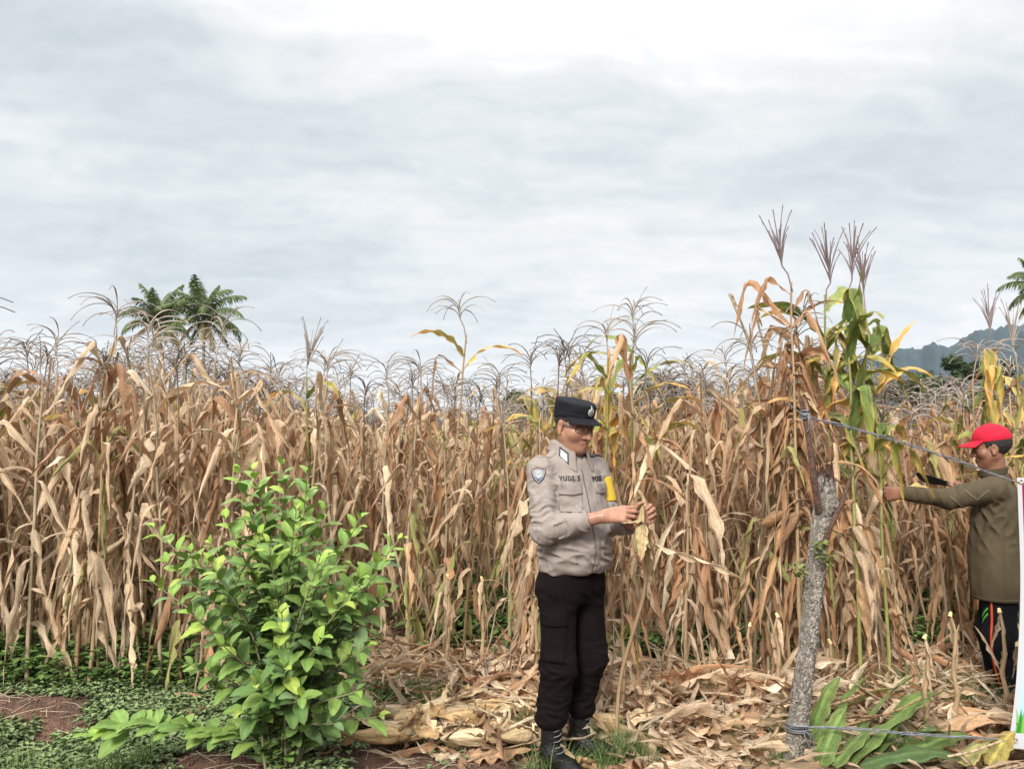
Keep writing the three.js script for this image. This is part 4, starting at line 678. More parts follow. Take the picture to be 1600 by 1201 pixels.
  // clods of soil along the bare edge
  const clod = new THREE.IcosahedronGeometry(1, 2); { const a = clod.attributes.position; for (let i = 0; i < a.count; i++) { const v = V().fromBufferAttribute(a, i), k = 0.75 + 0.35 * n3(v.x * 1.3, v.y * 1.3, v.z * 1.3) + 0.12 * n3(v.x * 4, v.y * 4, v.z * 4); a.setXYZ(i, v.x * k, v.y * k * 0.7, v.z * k); } clod.computeVertexNormals(); }
  const cm = []; for (let i = 0; i < 1500; i++) { const px = -60 + 1100 * r(), D = 3.3 + 1.0 * r(); if (px > 560 && !bare(px, D)) continue; const p = groundAt(px, D); cm.push(mat4(p, quat(r() * 3, r() * 6, r() * 3), 0.004 + 0.018 * pow(r(), 3))); }
  const cl = stuff('soil_clods', clod, new THREE.MeshStandardMaterial({ color: new THREE.Color().setRGB(0.13, 0.07, 0.048), roughness: 1 }), cm); cl.userData.label = 'crumbs of red brown soil on the bare ground edge'; cl.userData.category = 'soil';
  const tw = []; const twig = tube([V(0, 0, 0), V(0.1, 0.012, 0.01), V(0.2, 0.004, -0.015)], [0.0025, 0.002, 0.001], 4); for (let i = 0; i < 420; i++) { const px = -40 + 1000 * r(), D = 3.3 + 1.1 * r(), p = groundAt(px, D); tw.push(mat4(p.setY(p.y + 0.006), quat((r() - 0.5) * 0.4, r() * 6.3, (r() - 0.5) * 0.4), 0.4 + 0.8 * r())); }
  const tg = stuff('twigs', twig, new THREE.MeshStandardMaterial({ color: new THREE.Color().setRGB(0.32, 0.25, 0.17), roughness: 0.9 }), tw); tg.userData.label = 'fine dry twigs and roots scattered on the bare soil'; tg.userData.category = 'twigs';
}
// ================================================================ EARS AND SINGLE LEAVES ON THE GROUND
{
  const r = rng(71), earMats = [leafMat(0.6, 0.45, 0.27, { transmission: 0.05 }), leafMat(0.66, 0.52, 0.34, { transmission: 0.05 }), leafMat(0.56, 0.38, 0.2, { transmission: 0.05 })];
  const proto = [0, 1, 2].map((i) => { const q = rng(140 + i); return [earGeo(q, 0.215, 0.037, 14, 20), [0, 1, 2].map(() => leafGeo(q, { L: 0.12 + 0.1 * q(), W: 0.06, phi: (t) => 0.15 + 0.9 * t * t, fold: 0.6, twist: 1, sway: 0.5, wave: 0.5, ragged: 0.25 }, 9, 4))]; });
  const spots = [[655, 3.9, 0.4], [628, 4.0, -0.1], [735, 3.88, 0.35], [700, 3.76, -0.2], [782, 3.76, -0.35], [735, 3.72, 0.1], [808, 3.83, 1.0], [822, 3.72, 2.2], [760, 4.0, 1.6], [690, 3.98, 0.8], [845, 3.86, 0.4], [770, 3.88, -0.5], [640, 3.78, 0.05], [668, 3.68, 0.2], [805, 3.68, 0.1], [862, 3.75, 0.6], [820, 3.95, -0.3], [715, 4.12, 1.1], [790, 4.02, 0.2], [935, 3.78, 0.12], [612, 3.88, -0.25]];
  const words = ['nearest the bush', 'behind the one nearest the bush', 'in the middle of the pile', 'at the near edge of the pile', 'lying before the trousers'];
  let first = [];
  spots.forEach(([px, D, turn], n) => {
    const i = n % 3, p = groundAt(px, D), edge = px === 935; let t;
    const label = edge ? 'plump corn ear in tan husk lying just right of the black boots' : 'corn ear in pale tan husk lying in the pile left of the black boots', group = edge ? undefined : 'corn ears in the pile left of the boots';
    if (!first[i]) { t = first[i] = thing('corn_ear', label, 'corn ear', [0, 0, 0], 0, group); const b = part('husk', proto[i][0], earMats[i], t); b.rotation.z = -PI / 2; proto[i][1].forEach((g, k) => { const m = part('husk_leaf', g, earMats[(i + k) % 3], t); m.position.set(0.02 + 0.2 * (k > 0 ? 1 : 0), 0.01 * k, 0); m.rotation.set(k * 2, 0, -PI / 2 + (k ? 0.1 : 2.8), 'YXZ'); }); }
    else { t = first[i].clone(); t.name = numbered('corn_ear'); t.userData = { label, category: 'corn ear' }; if (group) t.userData.group = group; scene.add(t); t.children.forEach((c, k) => { shade(c); c.material = earMats[floor(r() * 3)]; }); }
    t.position.set(p.x - 0.12 * cos(turn), p.y + 0.06 + 0.05 * r(), p.z + 0.12 * sin(turn)); t.rotation.set((r() - 0.5) * 2, turn + (r() < 0.4 ? PI : 0), (r() - 0.5) * 0.25, 'YXZ'); t.scale.setScalar(0.85 + 0.3 * r());
  });
  const one = (px, py, D, o, rot, mat, label) => { const p = at(px, py, D), g = gh(p.x, p.z); if (p.y < g + 0.015) p.y = g + 0.015; const m = solo('corn_leaf', leafGeo(r, { fold: 0.3, twist: 0.3, sway: 0.3, wave: 0.4, ragged: 0.15, ...o }, 22, 6), mat, label, 'corn leaf'); m.position.copy(p); m.rotation.set(...rot, 'YXZ'); return m; };
  one(345, 1108, 4.2, { L: 0.34, W: 0.2, phi: (t) => 1.45 + 0.3 * t, fold: 0.35 }, [0.55, PI + 0.25, 0], DRY.orange, 'broad orange brown dry leaf on the ground left of the bush');
  one(330, 1092, 4.3, { L: 0.26, W: 0.12, phi: (t) => 1.3 + 0.5 * t, fold: 0.5 }, [0.4, PI - 0.35, 0], DRY.rust, 'smaller rusty dry leaf behind the broad orange brown one');
  one(822, 1040, 4.35, { L: 0.3, W: 0.085, phi: (t) => 0.2 + 0.3 * t, fold: 0.5 }, [0, PI, -0.25], DRY.rust, 'upright rust orange dry leaf sticking out of the litter');
  one(792, 1062, 4.3, { L: 0.3, W: 0.07, phi: (t) => 0.75 + 0.3 * t, fold: 0.6 }, [0, 0.2, 0], DRY.pale, 'pale dry leaf leaning right beside the upright rust one');
  one(1125, 1128, 3.78, { L: 0.24, W: 0.085, phi: (t) => 1.3 + 0.45 * t, fold: 0.2 }, [0.9, 0.05, 0], GREEN.mixed, 'pale green striped leaf lying on the litter left of the post');
  one(1248, 1042, 4.2, { L: 0.3, W: 0.09, phi: (t) => 0.3 + 2.4 * sst(0.2, 0.5, t), fold: 0.4 }, [0, 0.4, 0], DRY.cream, 'bleached white leaf folded over just left of the post');
  one(1462, 1140, 3.62, { L: 0.52, W: 0.1, phi: (t) => 0.9 + 1.3 * t, fold: 0.45, wave: 0.2, ragged: 0.04 }, [0.4, -0.1, 0], DRY.orange, 'large arched brown leaf above the lower rope near the banner');
  one(1500, 1128, 3.7, { L: 0.42, W: 0.09, phi: (t) => 1.1 + 1.0 * t, fold: 0.5, wave: 0.2, ragged: 0.05 }, [0.3, 0.15, 0], DRY.tan, 'second large tan leaf behind the arched brown one');
  one(1110, 1058, 4.1, { L: 0.32, W: 0.12, phi: (t) => 1.2 + 0.6 * t, fold: 0.3 }, [0.6, PI + 0.3, 0], DRY.rust, 'broad reddish leaf lying under the long pale hanging leaf');
  one(1050, 1075, 4.0, { L: 0.5, W: 0.06, phi: (t) => 1.25 + 0.15 * t, fold: 0.6 }, [0.3, 0.35, 0], DRY.tan, 'long narrow dry leaf slanting across the litter right of the boots');
  one(660, 1110, 3.95, { L: 0.5, W: 0.09, phi: (t) => 1.45 + 0.2 * sin(t * 5), fold: 0.4 }, [0.5, 0.1, 0], DRY.pale, 'long pale leaf lying above the corn ears near the bush');
  one(680, 1184, 3.6, { L: 0.3, W: 0.06, phi: (t) => 1.5 + 0.1 * sin(t * 5), fold: 0.4 }, [0.5, 0.35, 0], DRY.cream, 'cream dry leaf at the near edge of the pile on bare soil');
  one(735, 1180, 3.6, { L: 0.28, W: 0.085, phi: (t) => 1.35 + 0.35 * t, fold: 0.5 }, [0.5, 0.1, 0], DRY.orange, 'orange husk leaf at the near edge of the pile on bare soil');
  one(1215, 1128, 3.72, { L: 0.2, W: 0.07, phi: (t) => 2.3 + 0.2 * t, fold: 0.4 }, [0, 0.2, 0], DRY.orange, 'hanging orange leaf touching the left side of the post foot');
  // cut green corn leaves heaped right of the post
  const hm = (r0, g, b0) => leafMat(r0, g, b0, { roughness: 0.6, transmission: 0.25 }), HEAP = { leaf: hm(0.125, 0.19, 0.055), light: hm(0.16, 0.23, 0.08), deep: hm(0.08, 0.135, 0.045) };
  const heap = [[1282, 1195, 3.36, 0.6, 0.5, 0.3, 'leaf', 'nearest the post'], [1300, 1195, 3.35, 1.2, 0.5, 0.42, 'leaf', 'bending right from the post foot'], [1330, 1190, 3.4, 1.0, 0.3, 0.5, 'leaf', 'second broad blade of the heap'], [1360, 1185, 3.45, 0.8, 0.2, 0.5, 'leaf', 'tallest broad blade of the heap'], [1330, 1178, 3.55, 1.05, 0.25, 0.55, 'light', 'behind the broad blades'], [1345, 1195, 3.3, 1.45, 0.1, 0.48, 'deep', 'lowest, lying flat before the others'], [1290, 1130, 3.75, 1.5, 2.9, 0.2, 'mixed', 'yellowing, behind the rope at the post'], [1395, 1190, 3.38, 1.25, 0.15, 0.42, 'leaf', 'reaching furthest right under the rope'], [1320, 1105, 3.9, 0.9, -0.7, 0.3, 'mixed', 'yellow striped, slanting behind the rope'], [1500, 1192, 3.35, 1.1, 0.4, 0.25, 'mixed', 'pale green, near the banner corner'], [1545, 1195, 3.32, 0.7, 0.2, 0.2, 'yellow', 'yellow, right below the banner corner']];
  heap.push([1285, 1150, 3.75, 0.7, 0.4, 0.4, 'leaf', 'upper left of the heap'], [1335, 1150, 3.72, 0.75, 0.15, 0.46, 'light', 'upper middle of the heap'], [1375, 1150, 3.7, 0.95, 0.3, 0.4, 'leaf', 'upper right of the heap'], [1265, 1160, 3.6, 0.35, 0.2, 0.34, 'leaf', 'standing against the post'], [1310, 1185, 3.5, 1.15, -0.2, 0.5, 'deep', 'darker, low in the middle'], [1400, 1165, 3.62, 1.2, 0.1, 0.45, 'light', 'long and flat, furthest right']);
  for (const [px, py, D, a, turn, L, m, w] of heap) one(px, py, D, { L: L * 0.98, W: 0.105, phi: (t) => a * 0.92 + 0.65 * t * t, fold: 0.38, wave: 0.04, ragged: 0.015, sway: 0.3, twist: 0.5, rib: 1.6, edge: 0.12, edgeColor: [2.4, 1.5, 1.2] }, [0, turn, 0], HEAP[m] ?? GREEN[m], 'cut green corn leaf right of the post, ' + w);
}

// ================================================================ PEOPLE
const arr = (v) => [v.x, v.y, v.z];
// a hand: wrist W, d towards the fingers, t towards the thumb, n out of the back; curl per finger joint
function handSdf(W, d, t, n, curls, thumb, size = 1, spread = 0.06) {
  d = d.clone().normalize(); n = n.clone().addScaledVector(d, -n.dot(d)).normalize(); const t0 = d.clone().cross(n); t = t0.multiplyScalar(Math.sign(t0.dot(t)) || 1);
  const P = (a, b, c) => W.clone().addScaledVector(d, a * size).addScaledVector(t, b * size).addScaledVector(n, c * size);
  const palm = [], fingers = [], K = [[0.089, 0.03], [0.092, 0.01], [0.087, -0.011], [0.078, -0.03]], LEN = [[0.044, 0.026, 0.021], [0.049, 0.03, 0.022], [0.045, 0.028, 0.021], [0.035, 0.021, 0.019]];
  K.forEach(([a, b], i) => {
    const k = P(a, b, 0.004 - 0.003 * abs(i - 1.3)); palm.push([arr(P(0.006, b * 0.55, 0)), arr(k), 0.0165 * size, 0.0115 * size]);
    let p = k, ang = 0; const out = t.clone().multiplyScalar((1.5 - i) * spread);
    LEN[i].forEach((l, j) => { ang += curls[i][j]; const q = p.clone().addScaledVector(d.clone().addScaledVector(out, 1).normalize(), cos(ang) * l * size).addScaledVector(n, -sin(ang) * l * size); fingers.push([arr(p), arr(q), (0.0098 - 0.0009 * j - (i === 3 ? 0.0012 : 0)) * size, (0.0090 - 0.001 * j - (i === 3 ? 0.0012 : 0)) * size, i]); p = q; });
  });
  palm.push([arr(P(0.012, 0.02, -0.008)), arr(P(0.05, 0.026, -0.012)), 0.016 * size, 0.013 * size]);
  let p = P(0.022, 0.026, -0.008); for (const [a, b, c, l, ra, rb] of thumb) { const q = p.clone().addScaledVector(d.clone().multiplyScalar(a).addScaledVector(t, b).addScaledVector(n, c).normalize(), l * size); fingers.push([arr(p), arr(q), ra * size, rb * size, 4]); p = q; }
  return (x, y, z) => { let m = 9; for (const [a, b, ra, rb] of palm) m = smin(m, cone(x, y, z, a, b, ra, rb), 0.014); let f = [9, 9, 9, 9, 9]; for (const [a, b, ra, rb, i] of fingers) f[i] = smin(f[i], cone(x, y, z, a, b, ra, rb), 0.004); for (const q of f) m = smin(m, q, 0.006); return m; };
}
// a head in its own frame: face towards +z, eyes at y = 0
function headSdf(o) {
  return (x, y, z) => {
    const ax = abs(x);
    let d = ellip(x, y, z, [0, 0.034, -0.012], [0.0745, 0.076, 0.095]);
    d = smin(d, ellip(x, y, z, [0, -0.03, 0.028], [0.062 + 0.004 * o.full, 0.084, 0.062]), 0.03);
    d = smin(d, cone(ax, y, z, [0.05, -0.052, -0.002], [0.01, -0.1, 0.056], 0.021 + 0.005 * o.full, 0.018), 0.03);
    d = smin(d, sphere(ax, y, z, [0.046, -0.03, 0.05], 0.022 + 0.004 * o.full), 0.025);
    d = smin(d, cone(ax, y, z, [0.012, 0.02, 0.083], [0.046, 0.018, 0.066], 0.011, 0.01), 0.014);
    d = smax(d, -sphere(ax, y, z, [0.032, 0.001, 0.1], 0.0165), 0.014);
    d = smin(d, sphere(ax, y, z, [0.032, 0, 0.073], 0.0145), 0.005);
    d = smin(d, cone(x, y, z, [0, 0.008, 0.084], [0, -0.039, 0.107 + o.nose], 0.0085, 0.0115), 0.012);
    d = smin(d, sphere(ax, y, z, [0.0135, -0.039, 0.092], 0.0088), 0.008);
    d = smax(d, -sphere(ax, y, z, [0.006, -0.049, 0.099], 0.0035), 0.003);
    d = smin(d, cone(ax, y, z, [0, -0.064, 0.0885], [0.021, -0.068, 0.079], 0.0068, 0.004), 0.008);
    d = smin(d, cone(ax, y, z, [0, -0.077, 0.0875], [0.018, -0.073, 0.079], 0.0075, 0.004), 0.007);
    d = smax(d, -cone(ax, y, z, [0, -0.0705, 0.0965], [0.02, -0.0705, 0.086], 0.0022, 0.0016), 0.003);
    d = smin(d, sphere(x, y, z, [0, -0.099, 0.064], 0.017), 0.024);
    if (o.full) d = smin(d, ellip(x, y, z, [0, -0.1, 0.03], [0.045, 0.026, 0.05]), 0.03);
    // ears
    let e = ellip(ax - 0.25 * (z + 0.01), y + 0.15 * (z + 0.01), z, [0.0785, -0.012, -0.012], [0.0085, 0.033, 0.02]);
    e = smax(e, -ellip(ax, y, z, [0.09, -0.008, -0.008], [0.009, 0.019, 0.0105]), 0.005); e = smin(e, sphere(ax, y, z, [0.078, -0.04, -0.004], 0.0085), 0.008);
    return smin(d, e, 0.008);
  };
}
const skinColor = (o) => (x, y, z) => {
  const ax = abs(x); let c = o.skin.slice(); const k = 1 + 0.1 * n3(x * 30, y * 30, z * 30) + 0.07 * n3(x * 110, y * 110, z * 110); c = c.map((v) => v * k);
  const mix = (t, m) => { c = c.map((v, i) => lerp(v, m[i], clamp(t))); };
  mix(0.7 * sst(0.011, 0.005, abs(y + 0.0705)) * sst(0.025, 0.018, ax) * sst(0.07, 0.08, z), o.lip);
  mix(0.3 * sst(-0.05, -0.06, y) * sst(0.0, 0.05, z) * sst(0.08, 0.03, ax), o.beardAndEyes); mix(0.3 * sst(0.02, 0.012, hypot(ax - 0.032, (y + 0.006) * 1.2)) * sst(0.05, 0.07, z), o.beardAndEyes);  // darker round the mouth as beard, and darker round the eyes
  mix(0.22 * sst(0.03, 0.01, hypot(ax - 0.045, y + 0.03)), o.blush); return c;
};
const cloth = (r, g, b, bump = 0.0006, rough = 0.85) => new THREE.MeshPhysicalMaterial({ color: new THREE.Color().setRGB(r, g, b), roughness: rough, bumpMap: weave, bumpScale: bump, sheen: r > 0.05 ? 0.25 : 0, sheenColor: new THREE.Color(r, g, b), sheenRoughness: 0.6, specularIntensity: r > 0.05 ? 0.5 : 0.22, map: wear, side: THREE.DoubleSide });
const weave = tex(256, 256, (u, v) => [0.5 + 0.25 * sin(u * 2 * PI * 32) * sin(v * 2 * PI * 32) + 0.3 * fbm2(u * 20, v * 20, 3)], false, 12, 12);
const wear = tex(256, 256, (u, v) => { const s = 0.93 + 0.12 * fbm2(u * 4, v * 4, 5); return [s, s, s]; }, false, 2, 2); wear.wrapS = wear.wrapT = THREE.MirroredRepeatWrapping;
M.skin = new THREE.MeshPhysicalMaterial({ vertexColors: true, roughness: 0.44, specularIntensity: 0.6, bumpMap: soilBump, bumpScale: 0.0012 });
M.hair = new THREE.MeshStandardMaterial({ color: new THREE.Color().setRGB(0.012, 0.01, 0.01), roughness: 0.75, bumpMap: leafBump, bumpScale: 0.002 });
const plain = (r, g, b, rough = 0.7) => new THREE.MeshStandardMaterial({ color: new THREE.Color().setRGB(r, g, b), roughness: rough, side: THREE.DoubleSide });
const font = await new FontLoader().loadAsync('fonts/droid/droid_sans_bold.typeface.json');
function lettering(text, size, f, C, A, squeeze = 1) {
  const g = new TextGeometry(text, { font, size, depth: 0.003, curveSegments: 4, bevelEnabled: false }); g.computeBoundingBox(); const w = g.boundingBox.max.x, p = g.attributes.position;
  for (let i = 0; i < p.count; i++) { const u = (p.getX(i) - w / 2) * squeeze, v = p.getY(i) - size / 2, q = hit(f, C.clone().addScaledVector(A.U, u).addScaledVector(A.W, v).addScaledVector(A.N, 0.12), A.N).addScaledVector(A.N, p.getZ(i) > 0.001 ? 0.0028 : -0.002); p.setXYZ(i, q.x, q.y, q.z); }
  g.computeVertexNormals(); return g;
}
const ring = (n, fu, fv) => Array.from({ length: n }, (_, i) => [fu(i / n * 2 * PI), fv(i / n * 2 * PI)]);
const fold = (x, y, z, a, b, fa, fx) => { // cloth folds that run round a limb from a to b
  const d = [b[0] - a[0], b[1] - a[1], b[2] - a[2]], l = hypot(...d), t = ((x - a[0]) * d[0] + (y - a[1]) * d[1] + (z - a[2]) * d[2]) / l, q = n3(x * 6, y * 6, z * 6);
  return 1 - 2 * abs(n3(x * fx + 3 + t * fa * 0.25, t * fa + 0.8 * q, z * fx - t * fa * 0.3));
};
function faceParts(person, f, Mh, opt) {
  const F = axes(V(0, 0, 1)), Mx = (g) => g.applyMatrix4(Mh), almond = (w, h, cy) => ring(18, (a) => w * cos(a), (a) => cy + h * sin(a) * (sin(a) > 0 ? 1 : 0.75) * (1 - 0.1 * cos(a)));
  for (const s of [-1, 1]) {
    const C = V(0.032 * s, -0.002, 0.05); const e = part('eye', Mx(patch(f, C, F, almond(0.0125, opt.eye, 0), 0.0006, 3)), M.eyeWhite, person);
    part('iris', Mx(patch(f, C.clone().add(V(0.001, -0.0008, 0)), F, ring(14, (a) => 0.0048 * cos(a), (a) => opt.eye * 0.92 * sin(a)), 0.0016, 2)), M.iris, e);
    part('eyelid', Mx(stripe(f, C, F, [[-0.0135 , -0.001], [-0.008, opt.eye * 0.85], [0, opt.eye * 1.1], [0.008, opt.eye * 0.9], [0.014, -0.0005]], 0.0034, 0.0018)), opt.lid, person);
    part('eyebrow', Mx(stripe(f, V(0.034 * s, 0.019, 0.05), F, [[-0.018, -0.001], [-0.009, 0.003], [0.003, 0.0045], [0.012, 0.003], [0.02, -0.002]].map(([u, v]) => [u * s * -1, v]), 0.0075, 0.0022)), M.hair, person);
  }
}
M.eyeWhite = plain(0.55, 0.5, 0.46, 0.25); M.iris = plain(0.015, 0.009, 0.006, 0.15);

// ---------------------------------------------------------------- the man in the grey shirt
{
  const turn = 37 * PI / 180, K1 = 0.965, b = onGround(892, 3.58), T = thing('person', 'man in grey uniform shirt and black cap and glasses, husking a corn ear', 'person', [b.x, b.y, b.z], turn); T.scale.setScalar(K1);
  // joints
  const SR = [-0.174, 1.358, -0.012], ER = [-0.222, 1.09, 0.075], WR = [-0.058, 1.15, 0.245], SL = [0.17, 1.358, -0.012], EL = [0.2, 1.1, 0.05], WL = [0.112, 1.115, 0.285];
  const torso = slices([[0.885, 0, 0.02, 0.186, 0.15], [0.93, 0, 0.028, 0.191, 0.158], [1.02, 0, 0.033, 0.19, 0.159], [1.12, 0, 0.028, 0.184, 0.148], [1.22, 0, 0.016, 0.182, 0.132], [1.32, 0, 0.002, 0.18, 0.118], [1.395, 0, -0.012, 0.15, 0.096], [1.445, 0, -0.018, 0.1, 0.076], [1.485, 0, -0.016, 0.068, 0.062]].map(([y, cx, cz, rx, rz]) => [y, cx, cz, rx * 0.95, rz * 0.97]));
  const planeAt = (x, y, z, a, w, k) => { const l = hypot(w[0] - a[0], w[1] - a[1], w[2] - a[2]); return ((x - w[0]) * (w[0] - a[0]) + (y - w[1]) * (w[1] - a[1]) + (z - w[2]) * (w[2] - a[2])) / l + k; };
  const shirt0 = (x, y, z) => {
    let d = torso(x, y, z);
    const ur = cone(x, y, z, SR, ER, 0.063, 0.056), ul = cone(x, y, z, SL, EL, 0.064, 0.058);
    d = smin(d, ur, 0.035); d = smin(d, ul, 0.03);
    const lr = smax(cone(x, y, z, ER, WR, 0.056, 0.046), planeAt(x, y, z, ER, WR, 0.04), 0.006), ll = smax(cone(x, y, z, EL, WL, 0.056, 0.048), planeAt(x, y, z, EL, WL, 0.002), 0.006); d = smin(d, smin(lr, ur, 0.03), 0.008); d = smin(d, smin(ll, ul, 0.03), 0.008); return d;
  };
  const shirt = (x, y, z) => {
    let d = shirt0(x, y, z); if (abs(d) > 0.06) return d;
    if (abs(d) < 0.03) {
      const wr = clamp(1 - abs(cone(x, y, z, SR, ER, 0.068, 0.06)) / 0.02), wr2 = clamp(1 - abs(cone(x, y, z, ER, WR, 0.06, 0.049)) / 0.02), wl = clamp(1 - abs(cone(x, y, z, SL, EL, 0.068, 0.058)) / 0.02), wl2 = clamp(1 - abs(cone(x, y, z, EL, WL, 0.056, 0.048)) / 0.02);
      const elbow = exp(-(((y - ER[1] - 0.05) / 0.13) ** 2)), arm = max(wr, wl), fore = max(wr2, wl2), body = 1 - max(arm, fore);
      d -= 0.0085 * arm * (0.35 + 0.9 * elbow) * (max(-0.4, fold(x, y, z, SR, ER, 11, 5)) + 0.45 * fold(x + 3, y, z, SR, ER, 24, 9)) + 0.007 * fore * (max(-0.4, fold(x, y, z, ER, WR, 10, 6)) + 0.4 * fold(x + 5, y, z, ER, WR, 22, 10));
      const waist = exp(-(((y - 0.98) / 0.08) ** 2)), pit = exp(-(((abs(x) - 0.16) / 0.06) ** 2) - ((y - 1.27) / 0.09) ** 2);
      d -= body * (0.004 * n3(x * 8, y * 9, z * 8) + 0.0035 * (1 - 2.2 * abs(n3(x * 8 + y * 5, y * 6 - x * 5, z * 9 + 4))) + 0.01 * waist * (1 - 2 * abs(n3(x * 7 + y * 6, y * 17, z * 7))) + 0.009 * pit * (1 - 2 * abs(n3(x * 12 + y * 9, y * 10 - x * 10, z * 10))));
      
    }
    return smax(d, -cone(x, y, z, [0, 1.36, 0.03], [0, 1.6, 0.0], 0.04, 0.075), 0.012);
  };
  const grey = cloth(0.25, 0.212, 0.19), greyDark = cloth(0.18, 0.15, 0.135), black = cloth(0.0062, 0.004, 0.0044, 0.0006, 0.95);
  const shirtMesh = part('shirt', nets(shirt, [-0.33, 0.86, -0.19], [0.31, 1.52, 0.36], 0.0068), grey, T);
  // shirt details
  const front = axes(V(0, 0, 1)), chestR = axes(V(-0.42, 0.05, 1)), chestL = axes(V(0.42, 0.05, 1));
  part('placket', stripe(shirt, V(0, 1.14, 0.15), front, line([0, 0.2], [0, -0.235], 40), 0.036, 0.0028), grey, shirtMesh);
  part('seam', stripe(shirt, V(-0.019, 1.14, 0.15), front, line([0, 0.225], [0, -0.24], 44), 0.0045, 0.0018), plain(0.05, 0.04, 0.04), shirtMesh);
  for (const [s, A] of [[-1, chestR], [1, chestL]]) {
    const C = V(0.09 * s, 1.235, 0.1); part('chest_pocket', patch(shirt, C, A, rect(0.108, 0.125, 6), 0.0032, 6), grey, shirtMesh);
    part('pocket_flap', patch(shirt, C.clone().add(V(0, 0.04, 0)), A, [[-0.058, -0.022], [-0.03, -0.027], [0, -0.031], [0.03, -0.027], [0.058, -0.022], [0.058, 0], [0.058, 0.024], [0.03, 0.024], [0, 0.024], [-0.03, 0.024], [-0.058, 0.024], [-0.058, 0]], 0.0065, 5), grey, shirtMesh);
    part('seam', stripe(shirt, C.clone().add(V(0, 0.04, 0)), A, [[-0.058, -0.024], [-0.03, -0.0295], [0, -0.0335], [0.03, -0.0295], [0.058, -0.024]], 0.004, 0.0045), greyDark, shirtMesh);
  }
  const ink = plain(0.018, 0.01, 0.012, 0.8);
  part('lettering', lettering('YUDI. S', 0.0225, shirt, V(-0.09, 1.323, 0.1), chestR, 0.98), ink, shirtMesh);
  part('lettering', lettering('POLISI', 0.0235, shirt, V(0.082, 1.318, 0.1), chestL, 1.0), ink, shirtMesh);
  // the crest on the sleeve
  {
    const cv = document.createElement('canvas'); cv.width = cv.height = 256; const c = cv.getContext('2d'); c.fillStyle = '#5a3a33'; c.fillRect(0, 0, 256, 256);
    const sh = (k) => { c.beginPath(); c.moveTo(128, 128 - 120 * k); c.quadraticCurveTo(190, 128 - 86 * k, 128 + 118 * k, 128 - 92 * k); c.quadraticCurveTo(128 + 128 * k, 150, 128, 128 + 122 * k); c.quadraticCurveTo(128 - 128 * k, 150, 128 - 118 * k, 128 - 92 * k); c.quadraticCurveTo(66, 128 - 86 * k, 128, 128 - 120 * k); c.fill(); };
    c.fillStyle = '#efe6df'; sh(0.94); c.fillStyle = '#5b3530'; sh(0.86); c.fillStyle = '#b9c3c9'; sh(0.78); c.fillStyle = '#3d79a6'; c.beginPath(); c.moveTo(60, 150); c.lineTo(196, 150); c.lineTo(128, 226); c.fill();
    c.fillStyle = '#f4f2ee'; c.beginPath(); c.arc(128, 118, 46, 0, 7); c.fill(); c.fillStyle = '#8c97a0'; c.beginPath(); c.arc(128, 118, 34, 0, 7); c.fill(); c.fillStyle = '#f7f5f1'; c.beginPath(); c.arc(128, 122, 26, 0, 7); c.fill(); c.fillStyle = '#55616c'; c.fillRect(110, 116, 36, 10); c.fillStyle = '#e8ecee'; for (let i = 0; i < 5; i++) c.fillRect(72 + i * 24, 46, 14, 16); c.fillStyle = '#cfe3ee'; c.fillRect(84, 172, 88, 9);
    const tx = new THREE.CanvasTexture(cv); tx.colorSpace = THREE.SRGBColorSpace;
    const w = 0.0335, h = 0.039, o = [[0, 1], [0.5, 0.84], [0.96, 0.78], [1, 0.4], [0.94, 0.05], [0.72, -0.4], [0.4, -0.74], [0, -1], [-0.4, -0.74], [-0.72, -0.4], [-0.94, 0.05], [-1, 0.4], [-0.96, 0.78], [-0.5, 0.84]].map(([u, v]) => [u * w, v * h]);
    part('sleeve_crest', patch(shirt, V(-0.22, 1.335, 0.03), axes(V(-0.62, 0.16, 0.8)), o, 0.003, 6), new THREE.MeshStandardMaterial({ map: tx, color: 0xb0b0b0, roughness: 0.8 }), shirtMesh);
  }
  // shoulder straps, collar and its badge, undershirt, armband
  part('shoulder_strap', patch(shirt, V(-0.14, 1.44, -0.012), axes(V(-0.35, 1, 0.1), V(0, 0, 1)), rect(0.115, 0.048, 6), 0.005, 5), grey, shirtMesh);
  part('shoulder_strap', patch(shirt, V(0.142, 1.44, -0.012), axes(V(0.35, 1, 0.1), V(0, 0, 1)), rect(0.12, 0.052, 6), 0.007, 5), plain(0.012, 0.012, 0.014), shirtMesh);
  for (const s of [-1, 1]) {
    const P = (u, v) => { const a = lerp(PI, 0.28, pow(u, 0.9)), k = v, rx = 0.066 + 0.012 * sst(0, 0.35, k) + 0.02 * k, rz = 0.064 + 0.01 * sst(0, 0.35, k) + 0.022 * k, fr = sst(0.45, 1, u); return V(s * sin(a) * rx * (1 - 0.1 * fr) + s * 0.012 * fr * (1 + k), 1.497 - 0.05 * fr + 0.012 * sin(PI * min(1, k * 2)) - k * (0.045 + 0.05 * fr), -0.02 + cos(a) * rz + 0.012 * fr * k + 0.02 * fr); };
    part('collar', sheet(P, 26, 8, 0.004), grey, shirtMesh);
    if (s < 0) { const q = (u, v) => P(lerp(0.66, 0.84, u), lerp(0.34, 0.9, v)); const off = (k) => (u, v) => { const e = 0.01, n = q(u + e, v).sub(q(u - e, v)).cross(q(u, v + e).sub(q(u, v - e))).normalize(); const o = q(u, v); if (n.z < 0) n.multiplyScalar(-1); return o.addScaledVector(n, k); }; part('collar_badge', sheet(off(0.0035), 6, 6, 0.002), plain(0.02, 0.02, 0.025), shirtMesh); const q2 = off(0.0055); part('collar_badge', sheet((u, v) => q2(0.16 + 0.68 * u, 0.14 + 0.72 * v), 5, 5, 0.0015), plain(0.4, 0.39, 0.38), shirtMesh); }
  }
